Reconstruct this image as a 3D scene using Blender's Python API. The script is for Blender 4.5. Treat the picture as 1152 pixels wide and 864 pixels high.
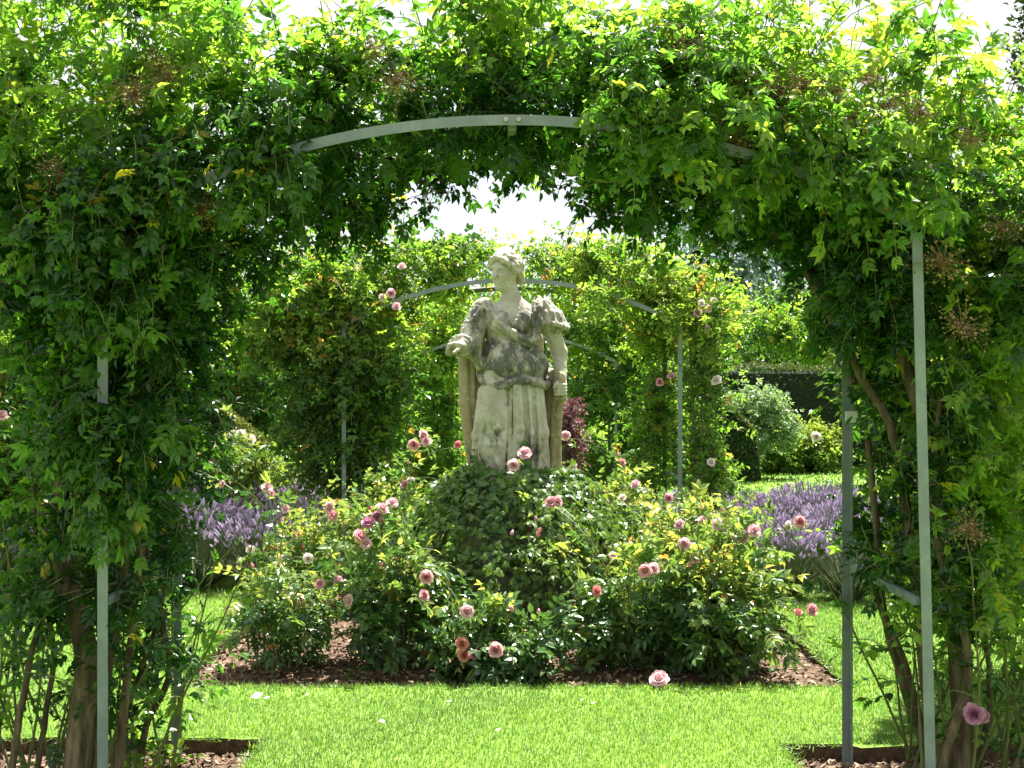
import bpy, math, random
import numpy as np

# ------------------------------------------------------------------ clearing
for o in list(bpy.data.objects):
    bpy.data.objects.remove(o, do_unlink=True)
S = bpy.context.scene
COL = S.collection
rng = np.random.default_rng(11)
random.seed(5)

# ------------------------------------------------------------------ camera
EYE = 1.6
FPX = 1390.0            # focal length in photo pixels (photo is 1152 x 864)
HOR = 437.0             # horizon row in the photo
cam_d = bpy.data.cameras.new('camera')
cam_d.sensor_width = 36.0
cam_d.lens = FPX / 1152 * 36.0
cam_d.shift_y = 5.0 / 1152
cam_d.clip_start = 0.05
cam_d.clip_end = 2000.0
cam = bpy.data.objects.new('camera', cam_d)
COL.objects.link(cam)
cam.location = (0, 0, EYE)
cam.rotation_euler = (math.radians(90), 0, 0)
S.camera = cam

# ------------------------------------------------------------------ light
SUN_AZ = math.radians(26)      # from straight ahead (+Y) towards the right (+X)
SUN_EL = math.radians(64)
sd = np.array([math.sin(SUN_AZ) * math.cos(SUN_EL), math.cos(SUN_AZ) * math.cos(SUN_EL), math.sin(SUN_EL)])
sun_d = bpy.data.lights.new('sun', 'SUN')
sun_d.energy = 5.0
sun_d.angle = math.radians(0.5)
sun_d.color = (1.0, 0.95, 0.86)
sun = bpy.data.objects.new('sun', sun_d)
COL.objects.link(sun)
sun.rotation_euler = (math.radians(90) - SUN_EL, 0, math.pi - SUN_AZ)
sun.location = tuple(sd * 40)

W = bpy.data.worlds.new('World')
S.world = W
W.use_nodes = True
wn = W.node_tree
wn.nodes.clear()
sky = wn.nodes.new('ShaderNodeTexSky')
sky.sky_type = 'NISHITA'
sky.sun_disc = False
sky.sun_elevation = SUN_EL
sky.sun_rotation = SUN_AZ
sky.dust_density = 3.0
wtc = wn.nodes.new('ShaderNodeTexCoord')
wno = wn.nodes.new('ShaderNodeTexNoise')
wno.inputs['Scale'].default_value = 2.2
wno.inputs['Detail'].default_value = 5
wrm = wn.nodes.new('ShaderNodeValToRGB')
wrm.color_ramp.elements[0].position = 0.30
wrm.color_ramp.elements[0].color = (0.45, 0.45, 0.45, 1)
wrm.color_ramp.elements[1].position = 0.52
wmx = wn.nodes.new('ShaderNodeMix')
wmx.data_type = 'RGBA'
wmx.inputs['B'].default_value = (5.2, 5.3, 5.4, 1)
wbg = wn.nodes.new('ShaderNodeBackground')
wbg.inputs['Strength'].default_value = 0.056
wout = wn.nodes.new('ShaderNodeOutputWorld')
L = wn.links.new
L(wtc.outputs['Generated'], wno.inputs['Vector'])
L(wno.outputs['Fac'], wrm.inputs['Fac'])
L(wrm.outputs['Color'], wmx.inputs['Factor'])
L(sky.outputs['Color'], wmx.inputs['A'])
L(wmx.outputs['Result'], wbg.inputs['Color'])
L(wbg.outputs['Background'], wout.inputs['Surface'])

S.view_settings.view_transform = 'Standard'
S.view_settings.look = 'None'
S.view_settings.exposure = 2.0
S.view_settings.gamma = 1.0
S.view_settings.use_curve_mapping = False
S.render.engine = 'CYCLES'
S.cycles.max_bounces = 7
S.cycles.diffuse_bounces = 4
S.cycles.glossy_bounces = 2
S.cycles.transmission_bounces = 5
S.cycles.transparent_max_bounces = 8
S.cycles.caustics_reflective = False
S.cycles.caustics_refractive = False
S.cycles.sample_clamp_indirect = 6.0
S.cycles.use_denoising = True
S.cycles.denoiser = 'OPENIMAGEDENOISE'


# ------------------------------------------------------------------ helpers
def P(px, py, d):
    """photo pixel at depth d -> world point"""
    return np.array([(px - 576.0) / FPX * d, d, EYE + (HOR - py) / FPX * d])


def tag(o, label=None, cat=None, group=None, kind=None):
    if label: o['label'] = label
    if cat: o['category'] = cat
    if group: o['group'] = group
    if kind: o['kind'] = kind
    return o


def empty(name, loc, label, cat, group=None):
    o = bpy.data.objects.new(name, None)
    COL.objects.link(o)
    o.location = tuple(loc)
    o.empty_display_size = 0.1
    return tag(o, label, cat, group)


def mesh_data(name, V, Fs, mat, smooth=False, var=None):
    V = np.asarray(V, np.float32).reshape(-1, 3)
    if not isinstance(Fs, (list, tuple)): Fs = [Fs]
    Fs = [np.asarray(f, np.int32) for f in Fs if len(f)]
    me = bpy.data.meshes.new(name)
    nl = sum(f.size for f in Fs)
    nf = sum(len(f) for f in Fs)
    me.vertices.add(len(V)); me.vertices.foreach_set('co', V.ravel())
    me.loops.add(nl); me.loops.foreach_set('vertex_index', np.concatenate([f.ravel() for f in Fs]))
    tot = np.concatenate([np.full(len(f), f.shape[1], np.int32) for f in Fs])
    st = np.concatenate([[0], np.cumsum(tot)[:-1]]).astype(np.int32)
    me.polygons.add(nf)
    me.polygons.foreach_set('loop_start', st)
    me.polygons.foreach_set('loop_total', tot)
    me.polygons.foreach_set('use_smooth', np.full(nf, bool(smooth)))
    if var is not None:
        a = me.attributes.new('var', 'FLOAT', 'POINT')
        a.data.foreach_set('value', np.asarray(var, np.float32).ravel())
    me.update(calc_edges=True)
    if mat: me.materials.append(mat)
    return me


def obj(name, me, parent=None, loc=None):
    o = bpy.data.objects.new(name, me)
    COL.objects.link(o)
    if parent: o.parent = parent
    if loc is not None: o.location = tuple(loc)
    return o


class MB:
    """mesh builder"""
    def __init__(s):
        s.V = []; s.T = []; s.Q = []; s.var = []; s.n = 0

    def add(s, V, T=None, Q=None, var=0.0):
        V = np.asarray(V, float).reshape(-1, 3)
        s.V.append(V)
        if T is not None and len(T): s.T.append(np.asarray(T, int).reshape(-1, 3) + s.n)
        if Q is not None and len(Q): s.Q.append(np.asarray(Q, int).reshape(-1, 4) + s.n)
        s.var.append(np.broadcast_to(np.asarray(var, float), (len(V),)) if np.ndim(var) < 1 or np.size(var) == len(V) else np.zeros(len(V)))
        s.n += len(V)
        return s

    def data(s, name, mat, smooth=False, origin=None):
        V = np.concatenate(s.V)
        if origin is not None: V = V - np.asarray(origin, float)
        F = []
        if s.T: F.append(np.concatenate(s.T))
        if s.Q: F.append(np.concatenate(s.Q))
        return mesh_data(name, V, F, mat, smooth, np.concatenate(s.var))

    def build(s, name, mat, parent=None, smooth=False, origin=None):
        """vertices are world space; a parent's location (no rotation) is taken off"""
        if origin is None and parent is not None:
            origin = parent.location
            if parent.parent is not None:
                origin = parent.location + parent.parent.location
        o = obj(name, s.data(name, mat, smooth, origin), parent)
        if parent is None and origin is not None: o.location = tuple(origin)
        return o


def nrm(v):
    return v / np.maximum(np.linalg.norm(v, axis=-1, keepdims=True), 1e-9)


def frames(d, up):
    y = nrm(d)
    x = nrm(np.cross(y, up))
    z = np.cross(x, y)
    return np.stack([x, y, z], -1)


def box(mb, lo, hi, bev=0.0, var=0.0):
    lo = np.array(lo, float); hi = np.array(hi, float)
    if bev <= 0:
        V = np.array([[x, y, z] for x in (lo[0], hi[0]) for y in (lo[1], hi[1]) for z in (lo[2], hi[2])])
        Q = [[0, 1, 3, 2], [4, 6, 7, 5], [0, 4, 5, 1], [2, 3, 7, 6], [0, 2, 6, 4], [1, 5, 7, 3]]
        mb.add(V, Q=Q, var=var)
        return
    b = bev
    pr = [(lo[0] + b, lo[1]), (hi[0] - b, lo[1]), (hi[0], lo[1] + b), (hi[0], hi[1] - b), (hi[0] - b, hi[1]), (lo[0] + b, hi[1]), (lo[0], hi[1] - b), (lo[0], lo[1] + b)]
    V = []
    c = ((lo + hi) / 2)[:2]
    for z, k in ((lo[2], b), (lo[2] + b, 0), (hi[2] - b, 0), (hi[2], b)):
        for x, y in pr:
            V.append([x + (np.sign(c[0] - x)) * k, y + np.sign(c[1] - y) * k, z])
    Q = [[r * 8 + i, r * 8 + (i + 1) % 8, r * 8 + 8 + (i + 1) % 8, r * 8 + 8 + i] for r in range(3) for i in range(8)]
    Q += [[7, 0, 1, 2], [7, 2, 3, 6], [6, 3, 4, 5]]
    Q = Q[:-3] + [[q[3], q[2], q[1], q[0]] for q in Q[-3:]] + [[q[0] + 24, q[1] + 24, q[2] + 24, q[3] + 24] for q in Q[-3:]]
    mb.add(V, Q=Q, var=var)


def tubes(mb, pts, r0, r1, sides=3, var=0.0):
    """pts N x m x 3 polylines; r0/r1 scalar or N"""
    pts = np.asarray(pts, float)
    if pts.ndim == 2: pts = pts[None]
    N, m, _ = pts.shape
    T = np.gradient(pts, axis=1)
    T = nrm(T)
    ref = np.where(np.abs(T[:, :1, 2:3]) > 0.8, np.array([1.0, 0.2, 0]), np.array([0.1, 0.1, 1.0]))
    X = nrm(np.cross(T, np.broadcast_to(ref, T.shape)))
    Y = np.cross(T, X)
    t = np.linspace(0, 1, m)[None, :]
    r0 = np.broadcast_to(np.asarray(r0, float), (N,))[:, None]
    r1 = np.broadcast_to(np.asarray(r1, float), (N,))[:, None]
    r = (r0 * (1 - t) + r1 * t)[..., None, None]
    a = np.arange(sides) / sides * 2 * math.pi
    ca = np.cos(a)[None, None, :, None]; sa = np.sin(a)[None, None, :, None]
    V = pts[:, :, None, :] + r * (ca * X[:, :, None, :] + sa * Y[:, :, None, :])
    idx = np.arange(N * m * sides).reshape(N, m, sides)
    nx = np.roll(idx, -1, axis=2)
    Q = np.stack([idx[:, :-1], nx[:, :-1], nx[:, 1:], idx[:, 1:]], -1).reshape(-1, 4)
    vv = np.broadcast_to(np.asarray(var, float).reshape(-1, 1, 1) if np.size(var) > 1 else np.full((1, 1, 1), float(np.asarray(var).ravel()[0])), (N, m, sides)).ravel()
    mb.add(V.reshape(-1, 3), Q=Q, var=vv)
    # end caps
    if sides > 3:
        for row in (0, m - 1):
            cap = idx[:, row, :]
            base = mb.n - N * m * sides
            T3 = [np.stack([cap[:, 0], cap[:, k], cap[:, k + 1]], -1) for k in range(1, sides - 1)]
            mb.T.append(np.concatenate(T3) + base)


def smooth_path(pts, n):
    pts = np.asarray(pts, float)
    m = len(pts)
    t = np.linspace(0, m - 1, n)
    out = []
    for u in t:
        i = min(int(u), m - 2); f = u - i
        p0 = pts[max(i - 1, 0)]; p1 = pts[i]; p2 = pts[i + 1]; p3 = pts[min(i + 2, m - 1)]
        out.append(0.5 * ((2 * p1) + (-p0 + p2) * f + (2 * p0 - 5 * p1 + 4 * p2 - p3) * f * f + (-p0 + 3 * p1 - 3 * p2 + p3) * f ** 3))
    return np.array(out)


# ---- leaves
def leaflet(L=1.0, Wd=0.55, fold=0.12, curl=0.15, lo=False):
    """a single leaf blade along +Y, normal +Z"""
    h = Wd * L / 2
    if lo:
        V = [[0, 0, 0], [-h, .45 * L, fold * L], [0, L, -curl * L], [h, .45 * L, fold * L]]
        return np.array(V), np.array([[0, 2, 1], [0, 3, 2]])
    V = [[0, 0, 0], [-h * .85, .22 * L, fold * L * .8], [-h * .95, .55 * L, fold * L * .8 - curl * L * .25], [0, L, -curl * L],
         [h * .95, .55 * L, fold * L * .8 - curl * L * .25], [h * .85, .22 * L, fold * L * .8], [0, .3 * L, 0], [0, .65 * L, -curl * L * .4]]
    F = [[0, 6, 1], [1, 6, 7], [1, 7, 2], [2, 7, 3], [0, 5, 6], [5, 7, 6], [5, 4, 7], [4, 3, 7]]
    return np.array(V, float), np.array(F)


def rotz(a):
    c, s = math.cos(a), math.sin(a)
    return np.array([[c, -s, 0], [s, c, 0], [0, 0, 1]])


def rotx(a):
    c, s = math.cos(a), math.sin(a)
    return np.array([[1, 0, 0], [0, c, -s], [0, s, c]])


def roty(a):
    c, s = math.cos(a), math.sin(a)
    return np.array([[c, 0, s], [0, 1, 0], [-s, 0, c]])


def compound(npair=2, size=1.0, lo=False, seed=0, wd=0.58):
    """pinnate leaf: npair pairs + terminal leaflet; unit length about 1"""
    r = random.Random(seed)
    Vs, Fs, k = [], [], 0
    items = []
    for i in range(npair):
        y = 0.25 + 0.42 * i / max(npair - 1, 1) if npair > 1 else 0.35
        for s in (-1, 1):
            items.append((y, s * math.radians(r.uniform(48, 68)), 0.42 + 0.06 * i))
    items.append((0.25 + 0.46, r.uniform(-.15, .15), 0.5))
    for y, a, l in items:
        V, F = leaflet(l, wd * r.uniform(.9, 1.1), r.uniform(.05, .18), r.uniform(.05, .3), lo)
        V = V @ roty(r.uniform(-.5, .5)).T @ rotx(r.uniform(-.35, .1)).T @ rotz(-a).T
        V = V + np.array([0, y, -0.12 * y * y])
        Vs.append(V); Fs.append(F + k); k += len(V)
    if not lo:   # leaf stalk
        w = 0.012
        V = np.array([[-w, 0, 0], [w, 0, 0], [w, .72, -.07], [-w, .72, -.07]])
        Vs.append(V); Fs.append(np.array([[0, 1, 2], [0, 2, 3]]) + k)
    V = np.concatenate(Vs) * size
    return V, np.concatenate(Fs)


def inst(mb, tmpl, pos, R, sc, var, jit=0.06):
    """tmpl (V,F) placed N times"""
    tv, tf = tmpl
    N = len(pos)
    if N == 0: return
    V = np.einsum('nij,kj->nki', R, tv) * np.asarray(sc, float).reshape(-1, 1, 1) + pos[:, None]
    k = len(tv)
    F = (tf[None] + (np.arange(N) * k)[:, None, None]).reshape(-1, 3)
    vv = np.broadcast_to(np.asarray(var, float).reshape(-1, 1), (N, k)).ravel()
    mb.add(V.reshape(-1, 3), T=F, var=vv)


def shoots(st, d, Ln, n=6, droop=0.25, wob=0.2, up=0.0):
    N = len(st)
    d = nrm(np.asarray(d, float))
    Ln = np.broadcast_to(np.asarray(Ln, float), (N,))[:, None]
    dr = np.broadcast_to(np.asarray(droop, float), (N,))
    pts = [np.asarray(st, float)]
    for i in range(n):
        d = d + rng.normal(0, wob, (N, 3))
        d[:, 2] += (up - dr * (0.4 + 1.2 * i / n))
        d = nrm(d)
        pts.append(pts[-1] + d * Ln / n)
    return np.stack(pts, 1)


def leaf_along(mb, pts, tmpls, size, first=1, var0=0.4, varspread=0.15, tip=0.2, per=1, upw=1.0, lean=0.55, flat=0.7, prob=1.0, yellow=0.0):
    N, m, _ = pts.shape
    vb = np.clip(var0 + rng.normal(0, varspread, N), 0.02, 0.9)
    for j in range(first, m):
        T = nrm(pts[:, j] - pts[:, j - 1])
        for q in range(per):
            ok = rng.random(N) < prob
            n2 = int(ok.sum())
            if not n2: continue
            t = T[ok]
            rnd = rng.normal(0, 1, (n2, 3))
            side = nrm(np.cross(t, rnd))
            side[:, 2] *= flat
            d = t * lean + side * 0.9 + rng.normal(0, .25, (n2, 3)) + np.array([0, 0, -0.06])
            if j == m - 1 and q == 0: d = t + side * .2
            up = np.array([0, 0, 1.0]) * upw + rng.normal(0, .62, (n2, 3))
            R = frames(d, up)
            f = pts[ok, j] if q == 0 else pts[ok, j] * .5 + pts[ok, j - 1] * .5
            v = np.clip(vb[ok] + tip * ((j / (m - 1)) ** 2) + rng.normal(0, .07, n2), 0.0, .93)
            if yellow > 0: v = np.where(rng.random(n2) < yellow, 0.99, v)
            sc = size * rng.uniform(.5, 1.25, n2)
            which = rng.integers(0, len(tmpls), n2)
            for w in range(len(tmpls)):
                k = which == w
                inst(mb, tmpls[w], f[k], R[k], sc[k], v[k])


# ------------------------------------------------------------------ materials
def nodes(name):
    m = bpy.data.materials.new(name)
    m.use_nodes = True
    nt = m.node_tree
    nt.nodes.clear()
    return m, nt, nt.nodes.new, nt.links.new


def ramp(nt, stops, interp='LINEAR'):
    r = nt.nodes.new('ShaderNodeValToRGB')
    cr = r.color_ramp
    cr.interpolation = interp
    while len(cr.elements) < len(stops): cr.elements.new(0.5)
    for e, (p, c) in zip(cr.elements, stops):
        e.position = p
        e.color = (c[0], c[1], c[2], 1)
    return r


def leaf_mat(name, stops, trans=0.45, tgain=(2.2, 2.0, 1.0), rough=0.38, spec=0.5):
    m, nt, N, Lk = nodes(name)
    at = N('ShaderNodeAttribute'); at.attribute_name = 'var'
    geo = N('ShaderNodeNewGeometry')
    no = N('ShaderNodeTexNoise'); no.inputs['Scale'].default_value = 38; no.inputs['Detail'].default_value = 2
    Lk(geo.outputs['Position'], no.inputs['Vector'])
    ma = N('ShaderNodeMath'); ma.operation = 'MULTIPLY_ADD'
    Lk(no.outputs['Fac'], ma.inputs[0]); ma.inputs[1].default_value = 0.16
    sub = N('ShaderNodeMath'); sub.operation = 'SUBTRACT'; sub.inputs[1].default_value = 0.08
    Lk(at.outputs['Fac'], sub.inputs[0]); Lk(sub.outputs[0], ma.inputs[2])
    r = ramp(nt, stops)
    Lk(ma.outputs[0], r.inputs['Fac'])
    pb = N('ShaderNodeBsdfPrincipled')
    pb.inputs['Roughness'].default_value = rough
    pb.inputs['Specular IOR Level'].default_value = spec
    Lk(r.outputs['Color'], pb.inputs['Base Color'])
    g = N('ShaderNodeVectorMath'); g.operation = 'MULTIPLY'; g.inputs[1].default_value = tgain
    Lk(r.outputs['Color'], g.inputs[0])
    tr = N('ShaderNodeBsdfTranslucent')
    Lk(g.outputs['Vector'], tr.inputs['Color'])
    mx = N('ShaderNodeMixShader'); mx.inputs['Fac'].default_value = trans
    if trans > .4:      # darker leaves made less translucent, to deepen shade inside the foliage
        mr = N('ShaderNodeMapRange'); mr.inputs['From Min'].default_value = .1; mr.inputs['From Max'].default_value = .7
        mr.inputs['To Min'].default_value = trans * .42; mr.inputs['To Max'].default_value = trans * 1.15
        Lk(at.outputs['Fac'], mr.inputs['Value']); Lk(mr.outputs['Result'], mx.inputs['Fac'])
    Lk(pb.outputs[0], mx.inputs[1]); Lk(tr.outputs[0], mx.inputs[2])
    o = N('ShaderNodeOutputMaterial'); Lk(mx.outputs[0], o.inputs['Surface'])
    return m


def plain_mat(name, stops, rough=0.7, scale=8.0, detail=6, bump=0.3, bdist=0.01, spec=0.3, coord='Object', bscale=None, stretch=None, metal=0.0):
    m, nt, N, Lk = nodes(name)
    tc = N('ShaderNodeTexCoord')
    src = tc.outputs[coord]
    if stretch:
        mp = N('ShaderNodeMapping'); mp.inputs['Scale'].default_value = stretch
        Lk(src, mp.inputs['Vector']); src = mp.outputs['Vector']
    no = N('ShaderNodeTexNoise'); no.inputs['Scale'].default_value = scale; no.inputs['Detail'].default_value = detail
    no.inputs['Roughness'].default_value = 0.65
    Lk(src, no.inputs['Vector'])
    r = ramp(nt, stops)
    Lk(no.outputs['Fac'], r.inputs['Fac'])
    pb = N('ShaderNodeBsdfPrincipled')
    pb.inputs['Roughness'].default_value = rough
    pb.inputs['Specular IOR Level'].default_value = spec
    pb.inputs['Metallic'].default_value = metal
    Lk(r.outputs['Color'], pb.inputs['Base Color'])
    n2 = N('ShaderNodeTexNoise'); n2.inputs['Scale'].default_value = bscale or scale * 4; n2.inputs['Detail'].default_value = 8
    Lk(src, n2.inputs['Vector'])
    b = N('ShaderNodeBump'); b.inputs['Strength'].default_value = bump; b.inputs['Distance'].default_value = bdist
    Lk(n2.outputs['Fac'], b.inputs['Height']); Lk(b.outputs['Normal'], pb.inputs['Normal'])
    o = N('ShaderNodeOutputMaterial'); Lk(pb.outputs[0], o.inputs['Surface'])
    return m


def var_mat(name, stops, rough=0.8, trans=0.0, tgain=(1, 1, 1), spec=0.3):
    return leaf_mat(name, stops, trans, tgain, rough, spec)


G_DARK = (0.022, 0.062, 0.012); G_MID = (0.045, 0.125, 0.018); G_LIT = (0.10, 0.20, 0.022); G_YEL = (0.20, 0.26, 0.03)
M = {}
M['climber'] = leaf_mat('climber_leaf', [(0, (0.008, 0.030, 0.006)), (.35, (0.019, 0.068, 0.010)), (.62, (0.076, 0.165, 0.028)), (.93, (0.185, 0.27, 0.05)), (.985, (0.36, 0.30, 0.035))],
                        0.52, (2.3, 2.6, 1.1), 0.27, 0.42)  # low stops darkened to put the climbers' inner shade into colour
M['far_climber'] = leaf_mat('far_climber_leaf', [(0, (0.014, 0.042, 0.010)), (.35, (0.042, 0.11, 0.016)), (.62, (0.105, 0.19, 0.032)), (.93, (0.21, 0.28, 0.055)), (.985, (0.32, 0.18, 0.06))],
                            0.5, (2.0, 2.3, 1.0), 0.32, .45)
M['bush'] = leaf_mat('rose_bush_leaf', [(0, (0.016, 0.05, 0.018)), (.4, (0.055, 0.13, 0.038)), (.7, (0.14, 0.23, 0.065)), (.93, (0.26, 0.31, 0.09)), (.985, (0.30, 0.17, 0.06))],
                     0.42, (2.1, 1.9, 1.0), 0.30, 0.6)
M['ivy'] = leaf_mat('ivy_leaf', [(0, (0.022, 0.06, 0.012)), (.5, (0.08, 0.165, 0.03)), (1, (0.20, 0.29, 0.075))], 0.28, (1.9, 1.8, 0.8), 0.34, 0.4)
M['tree'] = leaf_mat('tree_leaf', [(0, (0.02, 0.055, 0.015)), (.5, (0.045, 0.10, 0.022)), (1, (0.10, 0.17, 0.035))], 0.35, (1.8, 1.8, .9), 0.5)
M['bluetree'] = leaf_mat('blue_green_leaf', [(0, (0.06, 0.11, 0.10)), (1, (0.13, 0.20, 0.17))], 0.3, (1.4, 1.5, 1.2), 0.55)
M['purple'] = leaf_mat('purple_leaf', [(0, (0.07, 0.025, 0.035)), (1, (0.18, 0.08, 0.10))], 0.25, (1.8, 1.1, 1.4), 0.5)
M['silver'] = leaf_mat('silver_leaf', [(0, (0.09, 0.18, 0.08)), (1, (0.27, 0.37, 0.19))], 0.3, (1.6, 1.7, 1.0), 0.45)
M['yellowbush'] = leaf_mat('yellow_green_leaf', [(0, (0.05, 0.12, 0.02)), (.5, (0.11, 0.20, 0.03)), (1, (0.22, 0.28, 0.05))], 0.42, (1.9, 1.8, 1.0), 0.45)
M['yew'] = leaf_mat('yew_leaf', [(0, (0.010, 0.025, 0.010)), (.6, (0.03, 0.07, 0.018)), (1, (0.20, 0.23, 0.05))], 0.15, (1.5, 1.5, .8), 0.6)  # last stop is the painted sunlit tint of the hedge tops
M['grass'] = leaf_mat('grass_blade', [(0, (0.085, 0.18, 0.024)), (.5, (0.132, 0.245, 0.034)), (.93, (0.20, 0.30, 0.055)), (1, (0.36, 0.31, 0.14))], 0.45, (1.6, 1.6, 1.0), 0.45)
M['lavleaf'] = leaf_mat('lavender_leaf', [(0, (0.06, 0.085, 0.05)), (1, (0.17, 0.21, 0.12))], 0.25, (1.5, 1.5, 1.1), 0.6)
M['lavflower'] = leaf_mat('lavender_flower', [(0, (0.25, 0.205, 0.30)), (1, (0.50, 0.45, 0.53))], 0.42, (1.4, 1.3, 1.5), 0.7)
M['seed'] = var_mat('dry_seed_head', [(0, (0.16, 0.10, 0.045)), (1, (0.46, 0.34, 0.18))], .8, .25, (1.5, 1.2, .8))
M['chip'] = var_mat('bark_chip', [(0, (0.07, 0.043, 0.028)), (.6, (0.21, 0.135, 0.09)), (1, (0.44, 0.33, 0.24))], .85)
PET = {}
for k, c0, c1 in (('pink', (0.74, 0.36, 0.42), (0.88, 0.60, 0.63)), ('pale', (0.80, 0.48, 0.54), (0.90, 0.72, 0.76)),
                  ('coral', (0.70, 0.26, 0.25), (0.84, 0.44, 0.42)), ('mauve', (0.48, 0.17, 0.33), (0.72, 0.42, 0.56)), ('white', (0.78, 0.70, 0.62), (0.88, 0.85, 0.80))):
    PET[k] = leaf_mat(k + '_petal', [(0, c0), (1, c1)], 0.35, (1.1, 1.0, 1.0), 0.55, 0.25)
M['stem'] = plain_mat('green_stem', [(.3, (0.07, 0.11, 0.03)), (.7, (0.17, 0.17, 0.06))], .55, 14, bump=.1)
M['bark'] = plain_mat('rose_bark', [(.3, (0.03, 0.022, 0.012)), (.48, (0.10, 0.078, 0.04)), (.68, (0.22, 0.175, 0.10))], .85, 9, bump=1.0, bdist=.02, stretch=(3, 3, .6), bscale=14)
M['treebark'] = plain_mat('tree_bark', [(.3, (0.07, 0.055, 0.04)), (.7, (0.2, 0.16, 0.11))], .9, 4, bump=.7, bdist=.03, stretch=(3, 3, .5))
M['soil'] = plain_mat('soil', [(.3, (0.05, 0.032, 0.022)), (.55, (0.12, 0.075, 0.048)), (.75, (0.20, 0.135, 0.09))], .95, 22, bump=.9, bdist=.03, bscale=60)
M['paint'] = plain_mat('grey_green_paint', [(.22, (0.17, 0.11, 0.06)), (.30, (0.155, 0.19, 0.18)), (.45, (0.17, 0.215, 0.205)), (.6, (0.215, 0.265, 0.25)), (.78, (0.16, 0.17, 0.14))], .42, 9, bump=.06, bdist=.004, spec=.5)
M['steel'] = plain_mat('bolt_steel', [(.3, (0.35, 0.33, 0.3)), (.7, (0.5, 0.48, 0.45))], .4, 30, metal=.7)
M['tagmat'] = plain_mat('label_plastic', [(.3, (0.72, 0.74, 0.72)), (.7, (0.80, 0.82, 0.80))], .5, 20, bump=.02)


def lawn_material():
    m, nt, N, Lk = nodes('lawn_turf')
    geo = N('ShaderNodeNewGeometry')
    n1 = N('ShaderNodeTexNoise'); n1.inputs['Scale'].default_value = 1.3; n1.inputs['Detail'].default_value = 8; n1.inputs['Roughness'].default_value = .7
    n2 = N('ShaderNodeTexNoise'); n2.inputs['Scale'].default_value = 90; n2.inputs['Detail'].default_value = 4
    for n in (n1, n2): Lk(geo.outputs['Position'], n.inputs['Vector'])
    ad = N('ShaderNodeMath'); ad.operation = 'MULTIPLY_ADD'; ad.inputs[1].default_value = .5
    Lk(n2.outputs['Fac'], ad.inputs[0])
    hf = N('ShaderNodeMath'); hf.operation = 'MULTIPLY'; hf.inputs[1].default_value = .5
    Lk(n1.outputs['Fac'], hf.inputs[0]); Lk(hf.outputs[0], ad.inputs[2])
    r = ramp(nt, [(.3, (0.10, 0.19, 0.026)), (.52, (0.145, 0.255, 0.036)), (.7, (0.21, 0.31, 0.056))])
    Lk(ad.outputs[0], r.inputs['Fac'])
    pb = N('ShaderNodeBsdfPrincipled'); pb.inputs['Roughness'].default_value = .8
    pb.inputs['Specular IOR Level'].default_value = .2
    Lk(r.outputs['Color'], pb.inputs['Base Color'])
    b = N('ShaderNodeBump'); b.inputs['Strength'].default_value = .6; b.inputs['Distance'].default_value = .02
    Lk(n2.outputs['Fac'], b.inputs['Height']); Lk(b.outputs['Normal'], pb.inputs['Normal'])
    o = N('ShaderNodeOutputMaterial'); Lk(pb.outputs[0], o.inputs['Surface'])
    return m


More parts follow.
